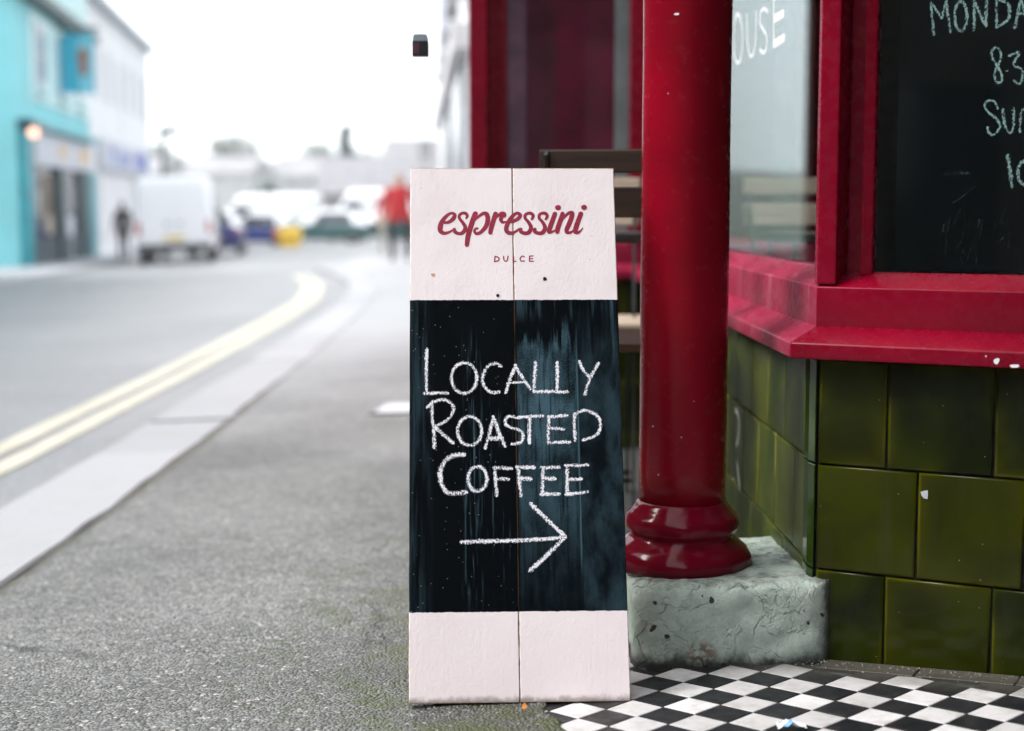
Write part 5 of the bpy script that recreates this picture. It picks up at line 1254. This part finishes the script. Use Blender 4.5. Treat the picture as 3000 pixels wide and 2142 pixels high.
# ------------------------------------------------------------------ distance: houses, trees on the hill
def make_house(name, w, d, h, rh, wall, roof):
    o = empty(name)
    MB().box(-w / 2, w / 2, -d / 2, d / 2, -1.5, h).build('wall', wall, o)
    r = MB().add([(-w / 2 - .2, -d / 2 - .3, h), (w / 2 + .2, -d / 2 - .3, h), (w / 2 + .2, d / 2 + .3, h), (-w / 2 - .2, d / 2 + .3, h), (-w / 2 - .2, 0, h + rh), (w / 2 + .2, 0, h + rh)], [(0, 1, 5, 4), (2, 3, 4, 5), (0, 4, 3), (1, 2, 5), (0, 3, 2, 1)]).build('roof', roof, o)
    MB().box(w * 0.28, w * 0.28 + 0.7, -0.35, 0.35, h + rh * 0.5, h + rh + 1.0).build('chimney', wall, r)
    for i in range(3):
        for z0 in (0.9, 3.4):
            if z0 + 1.3 < h: 
                x = -w / 2 + w * (i + 0.5) / 3
                MB().box(x - 0.45, x + 0.45, -d / 2 - 0.04, -d / 2 + 0.05, z0, z0 + 1.3).build('window', M['greyw'], o)
    return o
gh = make_house('stone_house', 8, 8, 3.0, 2.4, M['stone'], M['slate']); gh.location = (-8.2, 100, -1.6); gh.rotation_euler = (0, 0, R(8)); tag(gh, 'grey stone house with slate roof at the end of the street', 'house')
gh2 = make_house('slate_roofed_house', 12, 8, 3.6, 3.2, M['hillw'], M['slate']); gh2.location = (-3.0, 112, -1.3); gh2.rotation_euler = (0, 0, R(-6)); tag(gh2, 'low slate-roofed house above the red-jacketed person', 'house')
proto = make_house('hillside_house', 11, 8, 5.2, 2.6, M['hillw'], M['hillr'])
hs_r = random.Random(21); placed = 0
spots = [(-49, 205), (-42, 228), (-36, 196), (-33, 250), (-28, 214), (-24, 236), (-19, 198), (-15, 255), (-11, 222), (-6, 205), (-2, 246), (4, 216), (-39, 272), (-20, 282), (-5, 276)]
names = ['leftmost pale house on the hill, low by the street lamp', 'pale house on the hill left of the round tree', 'pale low house on the hill nearest behind the van', 'pale house high on the hill under the round tree', 'pale house halfway up the hill right of the van', 'pale house mid-hill below the round tree', 'pale house at the hill foot above the blue car', 'pale house high on the hill at mid-street', 'pale house mid-hill left of the pointed evergreen', 'pale house at the hill foot above the green cars', 'pale house high up right of the pointed evergreen', 'rightmost pale house on the hill, behind the A-board', 'topmost pale house at the left of the hill', 'topmost pale house at the middle of the hill', 'topmost pale house at the right of the hill']
for i, ((x, yv), nm) in enumerate(zip(spots, names)):
    o = proto if i == 0 else copy_tree(proto)
    o.location = (x, yv, T(x, 110) - 0.1 + hill(x, yv)); o.rotation_euler = (0, 0, R(hs_r.uniform(-25, 25))); k = hs_r.uniform(0.65, 0.9); o.scale = (k, k, k)
    tag(o, nm, 'house', 'pale houses on the hill')

def tree(name, x, yv, h, rx, mat, label, group, cone=False, seed=0, n=900, base=None):
    r = random.Random(seed); z0 = (T(x, 110) - 0.2 + hill(x, yv)) if base is None else base
    t = empty(name, (x, yv, z0), label=label, cat='tree', group=group)
    MB().tube([(0, 0, -0.3), (0.1, 0, h * 0.25), (0, 0.1, h * 0.55), (0.05, 0, h * 0.85)], [h * 0.035, h * 0.026, h * 0.016, h * 0.005], 8).build('trunk', M['bark'], t)
    lm = MB()
    for _ in range(6):
        a = r.uniform(0, 6.28); zz = h * r.uniform(0.3, 0.6); lm.tube([(0, 0, zz), (math.cos(a) * rx * 0.6, math.sin(a) * rx * 0.6, zz + h * 0.18)], [h * 0.012, h * 0.004], 5)
    lm.build('limb', M['bark'], t)
    m = MB(); clumps = []
    for _ in range(26):
        f = r.random()
        if cone: zc = h * (0.18 + 0.80 * f); rad = rx * (1 - f) * 0.75
        else: zc = h * r.uniform(0.38, 0.92); rad = rx * math.sqrt(max(0.05, 1 - ((zc / h - 0.62) / 0.36) ** 2)) * 0.72
        a = r.uniform(0, 6.28); q = math.sqrt(r.random()) * rad
        clumps.append((Vector((math.cos(a) * q, math.sin(a) * q, zc)), rx * r.uniform(0.18, 0.36) * (0.55 if cone else 1.0)))
    for i in range(n * 2):
        c_, cr = r.choice(clumps); d = Vector((r.gauss(0, 1), r.gauss(0, 1), r.gauss(0, 1))).normalized()
        p = c_ + d * cr * r.uniform(0.6, 1.05); s_ = h * r.uniform(0.022, 0.045)
        u = Vector((r.gauss(0, 1), r.gauss(0, 1), r.gauss(0, 1))).normalized(); w_ = u.cross(d).normalized()
        m.add([p - u * s_, p + w_ * s_ * 0.6, p + u * s_, p - w_ * s_ * 0.6], [(0, 1, 2, 3)])
    m.build('crown', mat, t)
tree('broadleaf_tree', -48, 265, 9.6, 6.2, M['leaf'], 'round dark tree on the hill skyline left of centre', 'trees on the hill', seed=1)
tree('broadleaf_tree', -55.5, 240, 7.5, 5.5, M['leaf'], 'green tree on the hill just right of the street lamp', 'trees on the hill', seed=2)
tree('broadleaf_tree', -49, 222, 6.5, 5, M['leaf'], 'lower green tree on the hill above the van roof', 'trees on the hill', seed=3)
tree('broadleaf_tree', -36, 290, 8, 6, M['leaf'], 'pale tree on the hill skyline at mid-street', 'trees on the hill', seed=4)
tree('broadleaf_tree', -27, 300, 7, 6, M['leaf'], 'pale tree on the skyline left of the pointed evergreen', 'trees on the hill', seed=5)
tree('evergreen_tree', -16.0, 150, 9.4, 2.7, M['leafb'], 'pointed blue-green evergreen rising above the stone house', 'trees on the hill', cone=True, seed=6, n=1400)
tree('street_shrub', -14.6, 92, 3.6, 1.3, M['leaf'], 'dark green shrub left of the grey stone house', 'trees on the hill', seed=7, n=500, base=-1.5)
tree('street_shrub', -5.2, 88, 4.2, 1.2, M['leafb'], 'dark shrub between the stone house and the red jacket', 'trees on the hill', seed=8, n=500, base=-1.4)

# ------------------------------------------------------------------ the hazy air of the grey day
t = NT('haze_air'); t.t.nodes.remove(t.b)
vol = t.n('VolumePrincipled', {'Color': (0.985, 0.99, 1.0, 1), 'Density': 0.0008, 'Anisotropy': 0.2})
t.t.links.new(vol.outputs[0], t.out.inputs['Volume'])
hz = MB().box(-420, 420, -70, 700, -12, 30).build('haze', t.mat)
tag(hz, kind='stuff'); hz.display_type = 'WIRE'
